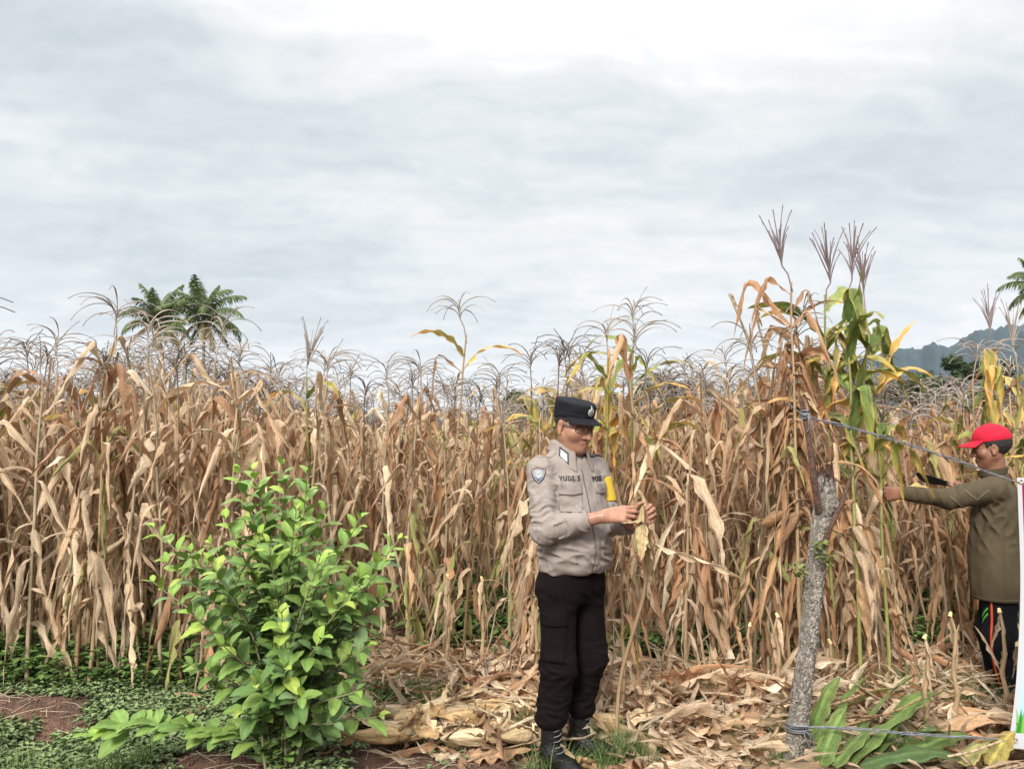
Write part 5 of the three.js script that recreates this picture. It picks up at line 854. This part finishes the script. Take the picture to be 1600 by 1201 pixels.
  part('undershirt', nets((x, y, z) => smax(smax(torso(x, y, z) + 0.008, -(y - 1.33), 0.01), cone(x, y, z, [0, 1.3, 0.02], [0, 1.5, -0.01], 0.06, 0.068) - 0.012, 0.01), [-0.12, 1.3, -0.12], [0.12, 1.5, 0.15], 0.008), cloth(0.25, 0.22, 0.2), T);
  { const c = (x, y, z) => smin(cone(x, y, z, SL, EL, 0.068, 0.058), 9, 0.01) - 0.006; part('armband', nets((x, y, z) => smax(c(x, y, z), abs(y - 1.265) - 0.06, 0.006), [0.09, 1.18, -0.13], [0.31, 1.35, 0.14], 0.007), plain(0.5, 0.34, 0.02, 0.7), T); }
  // trousers
  const HR = [-0.084, 0.81, 0.0], KR = [-0.104, 0.475, 0.035], AR = [-0.12, 0.15, -0.005], HL = [0.084, 0.81, 0], KL = [0.1, 0.475, 0.025], AL = [0.082, 0.15, -0.04];
  const pelvis = slices([[0.74, 0, -0.005, 0.15, 0.1], [0.8, 0, 0, 0.174, 0.125], [0.88, 0, 0.01, 0.168, 0.13], [0.96, 0, 0.02, 0.16, 0.126]]);
  const legOf = (x, y, z, H, K, A) => { let d = smin(cone(x, y, z, H, K, 0.09, 0.076), cone(x, y, z, K, [A[0], 0.24, A[2]], 0.077, 0.07), 0.04); d = smin(d, ellip(x, y, z, [A[0], 0.235, A[2] + 0.004], [0.066, 0.052, 0.068]), 0.03); return d; };
  const trousers = (x, y, z) => {
    const r = legOf(x, y, z, HR, KR, AR), l = legOf(x, y, z, HL, KL, AL); let d = smin(smin(r, l, 0.012), pelvis(x, y, z), 0.05); if (abs(d) > 0.05) return d;
    const knee = exp(-(((y - 0.45) / 0.1) ** 2)), low = exp(-(((y - 0.27) / 0.09) ** 2)), hip = exp(-(((y - 0.76) / 0.08) ** 2));
    d -= 0.004 * n3(x * 7, y * 6, z * 7) + 0.009 * knee * max(-0.3, 1 - 2.4 * abs(n3(x * 6 + y * 4, y * 12, z * 6))) + 0.007 * low * (1 - 2 * abs(n3(x * 8, y * 18, z * 8))) + 0.005 * hip * (1 - 2 * abs(n3(x * 9 + y * 8, y * 9, z * 9)));
    return smax(smax(d, 0.188 - y, 0.012), y - 0.955, 0.01);
  };
  const tm = part('trousers', nets(trousers, [-0.24, 0.13, -0.18], [0.24, 0.98, 0.19], 0.0075), black, T);
  const thigh = axes(V(-1, 0.02, 0.55)); part('cargo_pocket', patch(trousers, V(-0.17, 0.6, 0.05), thigh, rect(0.14, 0.19, 7), 0.009, 6), black, tm); part('pocket_flap', patch(trousers, V(-0.17, 0.685, 0.05), thigh, rect(0.15, 0.058, 6), 0.015, 5), black, tm);
  part('seam', stripe(trousers, V(0, 0.85, 0.13), front, line([0.01, 0.07], [0.01, -0.08], 10), 0.006, 0.003), black, tm);
  // boots
  const leather = new THREE.MeshPhysicalMaterial({ color: new THREE.Color().setRGB(0.0045, 0.0045, 0.005), roughness: 0.5, bumpMap: weave, bumpScale: 0.0008, clearcoat: 0.1, clearcoatRoughness: 0.4, specularIntensity: 0.6 });
  for (const [A, yaw] of [[AR, -0.1], [AL, 0.35]]) {
    const c0 = cos(yaw), s0 = sin(yaw), loc = (x, y, z) => [(x - A[0]) * c0 - (z - A[2]) * s0, y, (x - A[0]) * s0 + (z - A[2]) * c0];
    const boot = (x, y, z) => { const [u, v, w] = loc(x, y, z); let d = cone(u, v, w, [0, 0.23, 0], [0, 0.09, 0.0], 0.05, 0.047); d = smin(d, cone(u, v, w, [0, 0.06, -0.02], [0, 0.05, 0.12], 0.046, 0.042), 0.04); d = smin(d, ellip(u, v, w, [0, 0.045, 0.15], [0.047, 0.042, 0.062]), 0.03); d = smax(d, 0.016 - v, 0.004); d -= 0.0025 * max(0, 1 - 3 * abs(n3(u * 10, v * 30, w * 14))) * sst(0.25, 0.1, v); const sole = smax(hypot(u / 0.052, (w - 0.065) / 0.152) * 0.05 - 0.05, abs(v - 0.012) - 0.014, 0.004); return smin(d, sole, 0.004); };
    const bm = part('boot', nets(boot, [A[0] - 0.16, -0.012, A[2] - 0.12], [A[0] + 0.2, 0.25, A[2] + 0.28], 0.007), leather, T);
    for (let i = 0; i < 6; i++) { const y = 0.1 + i * 0.022, P = (s, o) => { const u = s * 0.02, w = 0.062 - 0.012 * (i / 5) + (i < 2 ? 0.016 - i * 0.008 : 0) - s * s * 0.006 + o; return V(A[0] + u * c0 + w * s0, y + 0.005 * s, A[2] - u * s0 + w * c0); }; part('lace', tube([P(-1, 0), P(-0.3, 0.004), P(0.3, 0.004), P(1, 0)], 0.0022, 5), plain(0.16, 0.15, 0.15), bm); }
  }
  // head, neck, forearms and hands: one skin
  const hc = V(0.0, 1.572, 0.028), Mh = new THREE.Matrix4().compose(hc, quat(0.25, 0.1, 0.02), V(1.03, 1.03, 1.03)), Mi = Mh.clone().invert(), me = Mi.elements;
  const hs = headSdf({ full: 1, nose: 0 }), inHead = (x, y, z) => [me[0] * x + me[4] * y + me[8] * z + me[12], me[1] * x + me[5] * y + me[9] * z + me[13], me[2] * x + me[6] * y + me[10] * z + me[14]];
  const headN = (x, y, z) => smin(hs(...inHead(x, y, z)), cone(x, y, z, [0, 1.38, -0.02], [0, 1.53, 0.0], 0.064, 0.056), 0.03);
  const colr = skinColor({ skin: [0.31, 0.16, 0.105], lip: [0.2, 0.065, 0.05], beardAndEyes: [0.17, 0.09, 0.065], blush: [0.36, 0.135, 0.08] });
  const cob = V(0.092, 1.135, 0.362);
  const dR = V(0.79, 0.12, 0.6), nR = V(0, 0.62, 1).applyAxisAngle(GOLD, -turn), tR = V(0, 1, -0.6).applyAxisAngle(GOLD, -turn);
  const handR = handSdf(V(-0.035, 1.158, 0.272), dR, tR, nR, [[0.25, 0.45, 0.35], [0.3, 0.5, 0.4], [0.4, 0.6, 0.4], [0.5, 0.65, 0.4]], [[0.8, 0.25, -0.6, 0.04, 0.014, 0.011], [0.95, -0.1, -0.3, 0.032, 0.0105, 0.0095], [1, -0.2, -0.1, 0.024, 0.0095, 0.007]], 1.0, 0.03);
  const dL = V(0.9, 0.55, 0.05).applyAxisAngle(GOLD, -turn), nL = V(0.35, 0.1, -1).applyAxisAngle(GOLD, -turn), tL = V(-0.5, 1, 0).applyAxisAngle(GOLD, -turn);
  const handL = handSdf(V(0.1, 1.118, 0.31), dL, tL, nL, [[0.95, 1.0, 0.6], [1.0, 1.05, 0.6], [1.05, 1.05, 0.6], [1.1, 1.05, 0.6]], [[0.6, 0.7, -0.3, 0.04, 0.014, 0.011], [0.9, 0.3, -0.4, 0.03, 0.0105, 0.0095], [0.9, -0.1, -0.5, 0.024, 0.0095, 0.007]], 0.98, 0.05);
  const foreR = (x, y, z) => smin(cone(x, y, z, ER, [-0.04, 1.157, 0.266], 0.04, 0.027), handR(x, y, z), 0.015), foreL = (x, y, z) => smin(cone(x, y, z, EL, [0.1, 1.118, 0.305], 0.038, 0.026), handL(x, y, z), 0.015);
  const hcol = (x, y, z) => colr(0.5, 0.1, z + x).map((v) => v * (1 + 0.1 * n3(x * 60, y * 60, z * 60))), hcol2 = (x, y, z) => colr(...inHead(x, y, z));
  const inner = (x, y, z) => min(torso(x, y, z) + 0.02, cone(x, y, z, SR, ER, 0.045, 0.04), cone(x, y, z, SL, EL, 0.045, 0.04), cone(x, y, z, HR, KR, 0.07, 0.05), cone(x, y, z, KR, AR, 0.05, 0.035), cone(x, y, z, HL, KL, 0.07, 0.05), cone(x, y, z, KL, AL, 0.05, 0.035), cone(x, y, z, AR, [AR[0], 0.06, 0.03], 0.03, 0.022), cone(x, y, z, AL, [AL[0] + 0.01, 0.06, 0.0], 0.03, 0.022), pelvis(x, y, z) + 0.02);
  const body = mergeGeometries([nets((x, y, z) => smax(headN(x, y, z), 1.385 - y, 0.004), [-0.11, 1.38, -0.13], [0.11, 1.71, 0.18], 0.0032, hcol2), nets(foreR, [-0.28, 1.03, 0.02], [0.18, 1.26, 0.46], 0.0036, hcol), nets(foreL, [0.04, 1.05, 0.0], [0.27, 1.27, 0.48], 0.0036, hcol), nets(inner, [-0.28, 0.0, -0.16], [0.28, 1.46, 0.2], 0.016, () => [0.31, 0.16, 0.105])]);
  part('body', body, M.skin, T);
  faceParts(T, hs, Mh, { eye: 0.0032, lid: plain(0.16, 0.07, 0.045) });
  const Mx = (g) => g.applyMatrix4(Mh);
  part('hair', Mx(nets((x, y, z) => { let d = ellip(x, y, z, [0, 0.036, -0.012], [0.0745, 0.084, 0.095]) - 0.0035 - 0.001 * n3(x * 200, y * 90, z * 200); d = smax(d, z - 0.03 + 0.35 * max(0, -y), 0.012); d = smax(d, y - 0.06, 0.01); d = smax(d, -0.058 - y, 0.01); return smax(d, -ellip(abs(x), y, z, [0.08, -0.02, -0.004], [0.03, 0.042, 0.026]), 0.006); }, [-0.09, -0.08, -0.125], [0.09, 0.08, 0.06], 0.004)), M.hair, T);
  // cap
  const crown = (x, y, z) => { const f = sst(0.02, 0.13, y), e = (hypot(x / (0.0835 + 0.005 * f), (z + 0.01) / (0.102 + 0.005 * f)) - 1) * 0.092, top = y - 0.119 + 0.1 * (z + 0.01) * 0.25 + 1.1 * (x * x + (z + 0.01) ** 2) * 0.6; let d = smax(e, max(top, 0.041 - y - 0.02 * sst(0.05, -0.1, z)), 0.013); d += 0.0012 * sst(0.004, 0.0, abs(y - 0.066)) - 0.0015 * n3(x * 20, y * 20, z * 20); return d; };
  const capMat = cloth(0.013, 0.013, 0.016), cap = part('cap', Mx(nets(crown, [-0.11, 0.0, -0.13], [0.11, 0.15, 0.12], 0.0042)), capMat, T);
  part('visor', Mx(sheet((u, v) => { const a = (u - 0.5) * 2.5, c = cos(a * 0.72); return V(sin(a) * (0.085 + 0.012 * v), 0.048 - v * 0.018 - 0.012 * (1 - c) * (0.4 + v) * 2, -0.01 + cos(a) * 0.101 + v * 0.056 * pow(max(c, 0), 1.2)); }, 28, 10, 0.004)), capMat, cap);
  {
    const cv = document.createElement('canvas'); cv.width = cv.height = 128; const c = cv.getContext('2d'); c.fillStyle = '#e9e7e6'; c.fillRect(0, 0, 128, 128); c.strokeStyle = '#3a3a40'; c.lineWidth = 4; c.beginPath(); c.arc(64, 84, 24, 0, 7); c.stroke(); c.fillStyle = '#6a6a70'; c.fillRect(52, 70, 24, 5); c.fillRect(56, 82, 16, 14); c.beginPath(); c.moveTo(64, 18); c.lineTo(56, 38); c.lineTo(72, 38); c.fill(); c.lineWidth = 3; c.beginPath(); c.moveTo(22, 86); c.quadraticCurveTo(30, 116, 64, 120); c.quadraticCurveTo(98, 116, 106, 86); c.stroke();
    const tx = new THREE.CanvasTexture(cv); tx.colorSpace = THREE.SRGBColorSpace; const o = [[0, 1], [0.18, 0.62], [0.3, 0.42], [0.62, 0.34], [0.82, 0.05], [0.8, -0.35], [0.5, -0.75], [0, -0.92], [-0.5, -0.75], [-0.8, -0.35], [-0.82, 0.05], [-0.62, 0.34], [-0.3, 0.42], [-0.18, 0.62]].map(([u, v]) => [u * 0.022, v * 0.027]);
    part('cap_emblem', Mx(patch(crown, V(0, 0.083, 0.06), axes(V(-0.05, 0, 1)), o, 0.0028, 4)), new THREE.MeshStandardMaterial({ map: tx, color: 0xb0b0b0, roughness: 0.6 }), cap);
  }
  // spectacles
  const gl = new THREE.Group(); gl.name = 'spectacles'; T.add(gl); const frame = plain(0.012, 0.01, 0.01, 0.3), silver = new THREE.MeshStandardMaterial({ color: 0xb8b8bc, metalness: 0.9, roughness: 0.25 }), lens = new THREE.MeshPhysicalMaterial({ color: 0xffffff, transmission: 1, thickness: 0, roughness: 0.03, ior: 1.5 });
  for (const s of [-1, 1]) {
    const R = (a) => { const p = 0.42, cx = Math.sign(cos(a)) * pow(abs(cos(a)), p), sy = Math.sign(sin(a)) * pow(abs(sin(a)), p), x = s * 0.034 + cx * 0.0255; return V(x, -0.004 + sy * 0.0145, 0.1045 - 6 * x * x * 1.6); }, pts = Array.from({ length: 33 }, (_, i) => R(i / 32 * 2 * PI));
    part('frame', Mx(tube(pts, (k) => (sin(k * 2 * PI) > -0.1 ? 0.0026 : 0.0014), 6)), frame, gl); { const q = new THREE.PlaneGeometry(0.05, 0.028, 6, 4).translate(s * 0.034, -0.004, 0), a = q.attributes.position; for (let i = 0; i < a.count; i++) a.setZ(i, 0.1045 - 9.6 * a.getX(i) ** 2); q.computeVertexNormals(); part('lens', Mx(q), lens, gl); }
    part('temple', Mx(tube(curve([V(s * 0.06, 0.004, 0.0715), V(s * 0.074, 0.005, 0.055), V(s * 0.081, 0.006, 0.0), V(s * 0.08, -0.006, -0.03)], 10), (k) => 0.0034 - 0.0014 * k, 6)), s < 0 ? silver : frame, gl);
  }
  part('frame', Mx(tube(curve([V(-0.0095, 0, 0.104), V(0, 0.004, 0.108), V(0.0095, 0, 0.104)], 6), 0.0014, 5)), frame, gl);
  // the ear in his hands
  const r = rng(402), W = cob.clone().multiplyScalar(K1).applyAxisAngle(GOLD, turn).add(b), ear = thing('corn_ear', 'pale corn ear with peeled hanging husk held by the man in grey', 'corn ear', arr(W), turn), pale = leafMat(0.56, 0.43, 0.24, { transmission: 0.1 }), pale2 = leafMat(0.52, 0.37, 0.2);
  const hb = part('husk', earGeo(r, 0.2, 0.027, 12, 16), pale, ear); hb.position.set(-0.01, -0.13, 0); hb.rotation.set(0, 0, -0.1);
  for (const [x, y, z, o, rot, m] of [[0, -0.01, 0.02, { L: 0.16, W: 0.06, phi: (t) => 2.5 + 0.5 * t, fold: 0.4 }, [0, PI + 0.6, 0], pale], [0.01, 0, 0.02, { L: 0.24, W: 0.06, phi: (t) => 2.75 + 0.3 * t, fold: 0.5 }, [0, 0.3, 0], pale2], [0.02, 0, 0.0, { L: 0.3, W: 0.055, phi: (t) => 2.3 + 0.7 * sst(0, 0.4, t), fold: 0.6 }, [0, 0, 0], pale2], [-0.005, 0, 0.03, { L: 0.2, W: 0.05, phi: (t) => 2.9, fold: 0.4 }, [0, -0.9, 0], pale], [0.0, 0.005, 0.025, { L: 0.1, W: 0.03, phi: (t) => 1.55 + 0.2 * t, fold: 0.4 }, [0, PI - 0.5, 0], pale], [0.005, 0.02, 0.01, { L: 0.09, W: 0.02, phi: (t) => 0.25 + 0.3 * t, fold: 0.7 }, [0, 0.5, 0], pale]]) { const l = part('husk_leaf', leafGeo(r, { twist: 0.4, sway: 0.3, wave: 0.4, ragged: 0.15, ...o }, 12, 5), m, ear); l.position.set(x, y, z); l.rotation.set(...rot, 'YXZ'); }
  const dl = solo('corn_leaf', leafGeo(r, { L: 0.5, W: 0.05, phi: (t) => 2.0 - 0.12 * sin(t * 4), fold: 0.8, twist: 1.6, sway: 0.2, wave: 0.7, ragged: 0.4 }, 26, 5), DRY.pale, 'long twisted pale leaf slanting down right from the held corn ear', 'corn leaf'); dl.position.copy(W).add(V(0.02, -0.08, -0.03)); dl.rotation.y = 0.15;
  const st = solo('corn_stalk', tube(curve([W.clone().add(V(0.03, -0.1, -0.02)), V(W.x + 0.04, 0.8, W.z - 0.12), V(W.x - 0.05, 0.35, W.z - 0.3), V(W.x - 0.07, 0.0, W.z - 0.34)], 16), 0.009, 7), M.stalk, 'dry corn stalk that carries the ear held by the man in grey', 'corn stalk'); st.name = 'corn_stalk';
}

// ---------------------------------------------------------------- the man in the red cap
{
  const turn = -121 * PI / 180, K2 = 0.968, b = onGround(1563, 4.36), T = thing('person', 'man in red cap and olive jacket cutting corn, seen from the side', 'person', [b.x, b.y, b.z], turn); T.scale.setScalar(K2);
  const SL = [0.155, 1.225, 0.015], EL = [0.195, 1.168, 0.235], WL = [0.15, 1.19, 0.45], SR = [-0.155, 1.23, 0.02], ER = [-0.25, 1.06, 0.02], WR = [-0.2, 1.2, 0.115];
  const torso = slices([[0.6, 0, 0.012, 0.195, 0.14], [0.7, 0, 0.014, 0.19, 0.142], [0.85, 0, 0.016, 0.182, 0.138], [1.0, 0, 0.01, 0.178, 0.13], [1.12, 0, 0.0, 0.18, 0.12], [1.21, 0, -0.004, 0.16, 0.1], [1.27, 0, 0.0, 0.1, 0.075], [1.315, 0, 0.004, 0.067, 0.066], [1.34, 0, 0.006, 0.062, 0.062]]);
  const cut = (x, y, z, a, w, k) => { const l = hypot(w[0] - a[0], w[1] - a[1], w[2] - a[2]); return ((x - w[0]) * (w[0] - a[0]) + (y - w[1]) * (w[1] - a[1]) + (z - w[2]) * (w[2] - a[2])) / l - k; };
  const base = (x, y, z) => { let d = torso(x, y, z); const u = cone(x, y, z, SL, EL, 0.075, 0.055), l = smax(cone(x, y, z, EL, WL, 0.055, 0.041), cut(x, y, z, EL, WL, 0.01), 0.006); d = smin(d, u, 0.04); d = smin(d, smin(u, l, 0.03), 0.006); d = smin(d, cone(x, y, z, SR, ER, 0.068, 0.055), 0.03); return smin(d, smax(cone(x, y, z, ER, WR, 0.055, 0.042), cut(x, y, z, ER, WR, 0), 0.006), 0.015); };
  const jacket = (x, y, z) => {
    let d = base(x, y, z); if (abs(d) > 0.06) return d;
    if (abs(d) < 0.03) {
      const arm = clamp(1 - abs(min(cone(x, y, z, SL, EL, 0.075, 0.058), cone(x, y, z, EL, WL, 0.058, 0.041))) / 0.02), body = 1 - arm, pit = exp(-(((y - 1.05) / 0.16) ** 2) - ((z - 0.06) / 0.14) ** 2);
      d -= 0.007 * arm * (max(-0.4, fold(x, y, z, SL, WL, 12, 6)) + 0.4 * fold(x + 2, y, z, SL, WL, 26, 10)) * (0.5 + 0.6 * exp(-(((z - 0.22) / 0.08) ** 2))) + body * (0.005 * n3(x * 6, y * 4.5, z * 6) + 0.011 * pit * (1 - 2 * abs(n3(x * 6, y * 7 + z * 9, z * 8 - y * 6))) + 0.005 * sst(0.9, 0.65, y) * n3(x * 14, y * 3, z * 14));
    }
    return smax(d, -cone(x, y, z, [0, 1.27, 0.02], [0, 1.5, 0.03], 0.045, 0.062), 0.01);
  };
  const olive = cloth(0.07, 0.053, 0.03), jm = part('jacket', nets(jacket, [-0.32, 0.57, -0.17], [0.3, 1.37, 0.48], 0.0085), olive, T);
  const side = axes(V(1, 0, 0)), pale = plain(0.17, 0.15, 0.12, 0.8);
  const SC = V(0.22, 1.175, 0.12);
  for (const pts of [[[-0.035, 0.055], [0.0, 0.02], [0.03, -0.005]], [[0.03, -0.005], [0.05, 0.02], [0.085, 0.05]], [[-0.11, 0.018], [-0.08, -0.01], [-0.05, -0.045], [-0.02, -0.05]]]) part('piping', stripe(jacket, SC, side, new THREE.CatmullRomCurve3(pts.map(([u, v]) => V(u, v, 0))).getPoints(12).map((p) => [p.x, p.y]), 0.0042, 0.0025), pale, jm);
  part('cuff', nets((x, y, z) => smax(cone(x, y, z, EL, WL, 0.06, 0.0445), max(cut(x, y, z, EL, WL, 0.012), -cut(x, y, z, EL, WL, -0.05)), 0.004), [0.06, 1.1, 0.36], [0.25, 1.26, 0.5], 0.006), olive, jm);
  part('hem', nets((x, y, z) => smax(torso(x, y, z) - 0.004, abs(y - 0.613) - 0.011, 0.004), [-0.22, 0.585, -0.17], [0.22, 0.64, 0.18], 0.007), olive, jm);
  part('collar', sheet((u, v) => { const a = u * 2 * PI, k = 0.07 + 0.006 * v; return V(sin(a) * k * 1.02, 1.3 + 0.04 * v + 0.012 * cos(a) * -1, 0.008 + cos(a) * k); }, 30, 4, 0.005), olive, jm);
  part('seam', stripe(jacket, V(0.12, 0.95, -0.02), side, line([0.01, 0.17], [-0.005, -0.32], 24), 0.004, 0.002), cloth(0.07, 0.058, 0.036), jm);
  // trousers and shoes
  const HL = [0.085, 0.72, 0.0], KL = [0.095, 0.4, 0.02], AL = [0.095, 0.08, -0.03], HR = [-0.085, 0.72, 0], KR = [-0.09, 0.4, 0.05], AR = [-0.09, 0.08, 0.03];
  const pants = (x, y, z) => { const g = (H, K, A) => smin(cone(x, y, z, H, K, 0.095, 0.078), cone(x, y, z, K, A, 0.078, 0.056), 0.04); let d = smin(smin(g(HL, KL, AL), g(HR, KR, AR), 0.012), ellip(x, y, z, [0, 0.74, 0.005], [0.15, 0.12, 0.1]), 0.05); if (abs(d) < 0.04) d -= 0.004 * n3(x * 7, y * 5, z * 7) + 0.006 * (1 - 2 * abs(n3(x * 6, y * 9, z * 6))) * exp(-(((y - 0.36) / 0.1) ** 2)); return smax(smax(d, 0.06 - y, 0.008), y - 0.66, 0.006); };
  const tr = cloth(0.011, 0.011, 0.015), pm = part('trousers', nets(pants, [-0.22, 0.03, -0.16], [0.22, 0.8, 0.18], 0.009), tr, T);
  const PC = V(0.17, 0.4, 0.0), orange = plain(0.65, 0.08, 0.025, 0.5), lime = plain(0.12, 0.5, 0.09, 0.5);
  part('orange_stripe', stripe(pants, PC, side, new THREE.CatmullRomCurve3([V(-0.05, 0.24, 0), V(-0.052, 0.1, 0), V(-0.06, 0.0, 0), V(-0.055, -0.12, 0), V(-0.032, -0.24, 0), V(-0.022, -0.27, 0)]).getPoints(30).map((p) => [p.x, p.y]), 0.0115, 0.003), orange, pm);
  for (const k of [0, 1]) part('green_stripe', stripe(pants, V(0.14, 0.4, 0.05), axes(V(0.8, 0, 0.6)), line([-0.075, 0.095 - k * 0.03], [-0.005, 0.165 - k * 0.03], 12), 0.0105, 0.003), lime, pm);
  for (const A of [AL, AR]) { const shoe = (x, y, z) => { const u = x - A[0], w = z - A[2]; let d = cone(u, y, w, [0, 0.05, -0.03], [0, 0.035, 0.12], 0.042, 0.034); d = smin(d, cone(u, y, w, [0, 0.1, -0.01], [0, 0.05, 0], 0.044, 0.044), 0.03); return smax(d, -y, 0.004); }; part('shoe', nets(shoe, [A[0] - 0.08, -0.02, A[2] - 0.1], [A[0] + 0.08, 0.17, A[2] + 0.19], 0.008), plain(0.012, 0.012, 0.013, 0.5), T); }
  // head, hands
  const hc = V(0.012, 1.462, 0.012), Mh = new THREE.Matrix4().compose(hc, quat(0.12, 0.06, 0), V(0.97, 0.97, 0.97)), me = Mh.clone().invert().elements, hs = headSdf({ full: 0, nose: 0.001 });
  const inHead = (x, y, z) => [me[0] * x + me[4] * y + me[8] * z + me[12], me[1] * x + me[5] * y + me[9] * z + me[13], me[2] * x + me[6] * y + me[10] * z + me[14]];
  const headN = (x, y, z) => smax(smin(hs(...inHead(x, y, z)), cone(x, y, z, [0, 1.28, 0.0], [0, 1.42, 0.0], 0.056, 0.052), 0.03), 1.27 - y, 0.004);
  const colr = skinColor({ skin: [0.21, 0.098, 0.06], lip: [0.13, 0.045, 0.035], beardAndEyes: [0.12, 0.055, 0.038], blush: [0.21, 0.075, 0.048] }), hcol = (x, y, z) => colr(0.5, 0.1, z + x).map((v) => v * 1.15 * (1 + 0.1 * n3(x * 60, y * 60, z * 60)));
  const fist = [[1.1, 1.35, 0.8], [1.15, 1.4, 0.8], [1.2, 1.4, 0.8], [1.25, 1.4, 0.8]], th = [[0.7, 0.35, -0.6, 0.042, 0.0145, 0.012], [0.5, -0.5, -0.7, 0.03, 0.0115, 0.01], [0.2, -0.8, -0.4, 0.022, 0.01, 0.008]];
  const handL = handSdf(V(0.145, 1.188, 0.472), V(-0.1, -0.05, 1), V(0, 1, 0), V(1, 0.2, 0.1), fist, th, 1.05, 0.02), handR = handSdf(V(-0.195, 1.205, 0.132), V(0.15, 0.2, 1), V(0.1, 1, 0), V(-0.6, 0.3, 0), fist, th, 1.0, 0.02);
  part('body', mergeGeometries([nets(headN, [-0.11, 1.26, -0.12], [0.11, 1.6, 0.16], 0.0034, (x, y, z) => colr(...inHead(x, y, z))), nets((x, y, z) => smin(cone(x, y, z, EL, [0.145, 1.188, 0.468], 0.036, 0.027), handL(x, y, z), 0.014), [0.02, 1.07, 0.2], [0.26, 1.27, 0.64], 0.004, hcol), nets((x, y, z) => smin(cone(x, y, z, ER, [-0.197, 1.203, 0.128], 0.035, 0.027), handR(x, y, z), 0.014), [-0.31, 1.0, -0.04], [-0.1, 1.31, 0.29], 0.0042, hcol), nets((x, y, z) => min(torso(x, y, z) + 0.025, cone(x, y, z, SL, EL, 0.045, 0.036), cone(x, y, z, SR, ER, 0.045, 0.036), cone(x, y, z, HL, KL, 0.07, 0.05), cone(x, y, z, KL, AL, 0.05, 0.034), cone(x, y, z, HR, KR, 0.07, 0.05), cone(x, y, z, KR, AR, 0.05, 0.034)), [-0.29, 0.03, -0.16], [0.28, 1.33, 0.3], 0.018, () => [0.2, 0.085, 0.052])]), M.skin, T);
  faceParts(T, hs, Mh, { eye: 0.0034, lid: plain(0.1, 0.045, 0.03) });
  const Mx = (g) => g.applyMatrix4(Mh);
  part('hair', Mx(nets((x, y, z) => { let d = ellip(x, y, z, [0, 0.034, -0.014], [0.0755, 0.084, 0.097]) - 0.007 - 0.0025 * n3(x * 150, y * 60, z * 150); d = smax(d, z - 0.034 + 0.5 * max(0, -y), 0.012); d = smax(d, y - 0.06, 0.01); d = smax(d, -0.07 - y, 0.012); return smax(d, -ellip(abs(x), y, z, [0.085, -0.02, 0.004], [0.03, 0.036, 0.026]), 0.006); }, [-0.1, -0.1, -0.14], [0.1, 0.08, 0.07], 0.0042)), M.hair, T);
  const dome = (x, y, z) => { let d = ellip(x, y - 0.045, z + 0.012, [0, 0, 0], [0.0865, 0.1, 0.107]); d = smax(d, 0.036 - y + 0.1 * (z + 0.01) * -0.25, 0.004); for (const a of [0.52, 1.57, 2.62]) { const k = abs(x * cos(a) - (z + 0.012) * sin(a)); d += 0.0012 * sst(0.004, 0.001, k); } return d - 0.0015 * n3(x * 18, y * 18, z * 18); };
  const red = cloth(0.42, 0.01, 0.03), cap = part('cap', Mx(nets(dome, [-0.11, 0.0, -0.14], [0.11, 0.16, 0.12], 0.0045)), red, T);
  part('visor', Mx(sheet((u, v) => { const a = (u - 0.5) * 2.3, c = cos(a * 0.78); return V(sin(a) * (0.083 + 0.004 * v), 0.05 - v * 0.024 - 0.016 * (1 - cos(a)) * (0.6 + 1.2 * v), -0.012 + cos(a) * 0.102 + v * 0.085 * pow(max(c, 0), 0.8)); }, 28, 10, 0.004)), red, cap);
  part('button', Mx(new THREE.SphereGeometry(0.007, 10, 8).scale(1, 0.6, 1).translate(0, 0.146, -0.012)), red, cap);
  // the machete in the far hand
  const w = (v) => V(...v).multiplyScalar(K2).applyAxisAngle(GOLD, turn).add(b), hd = w([-0.17, 1.232, 0.215]), tip = at(1432, 745, 4.85), mt = thing('machete', 'dark bladed machete held up by the man in the red cap', 'machete', arr(hd)), dir = tip.clone().sub(hd), len = dir.length(); mt.quaternion.setFromUnitVectors(V(1, 0, 0), dir.normalize());
  const s = new THREE.Shape(); s.moveTo(0.03, 0.014); s.lineTo(len * 0.55, 0.026); s.lineTo(len - 0.01, 0.03); s.lineTo(len, 0.022); s.quadraticCurveTo(len - 0.01, -0.012, len * 0.72, -0.026); s.lineTo(0.03, -0.012); s.closePath();
  part('blade', new THREE.ExtrudeGeometry(s, { depth: 0.002, bevelEnabled: true, bevelSize: 0.0015, bevelThickness: 0.0008, bevelSegments: 1 }), new THREE.MeshStandardMaterial({ color: 0x17151a, metalness: 0.5, roughness: 0.55, bumpMap: soilBump, bumpScale: 0.001 }), mt);
  part('handle', tube([V(-0.075, -0.006, 0.001), V(-0.04, 0, 0.001), V(0, 0.001, 0.001), V(0.035, 0, 0.001)], [0.015, 0.013, 0.0125, 0.014], 9), plain(0.1, 0.055, 0.03, 0.6), mt);
}
renderer.render(scene, camera);
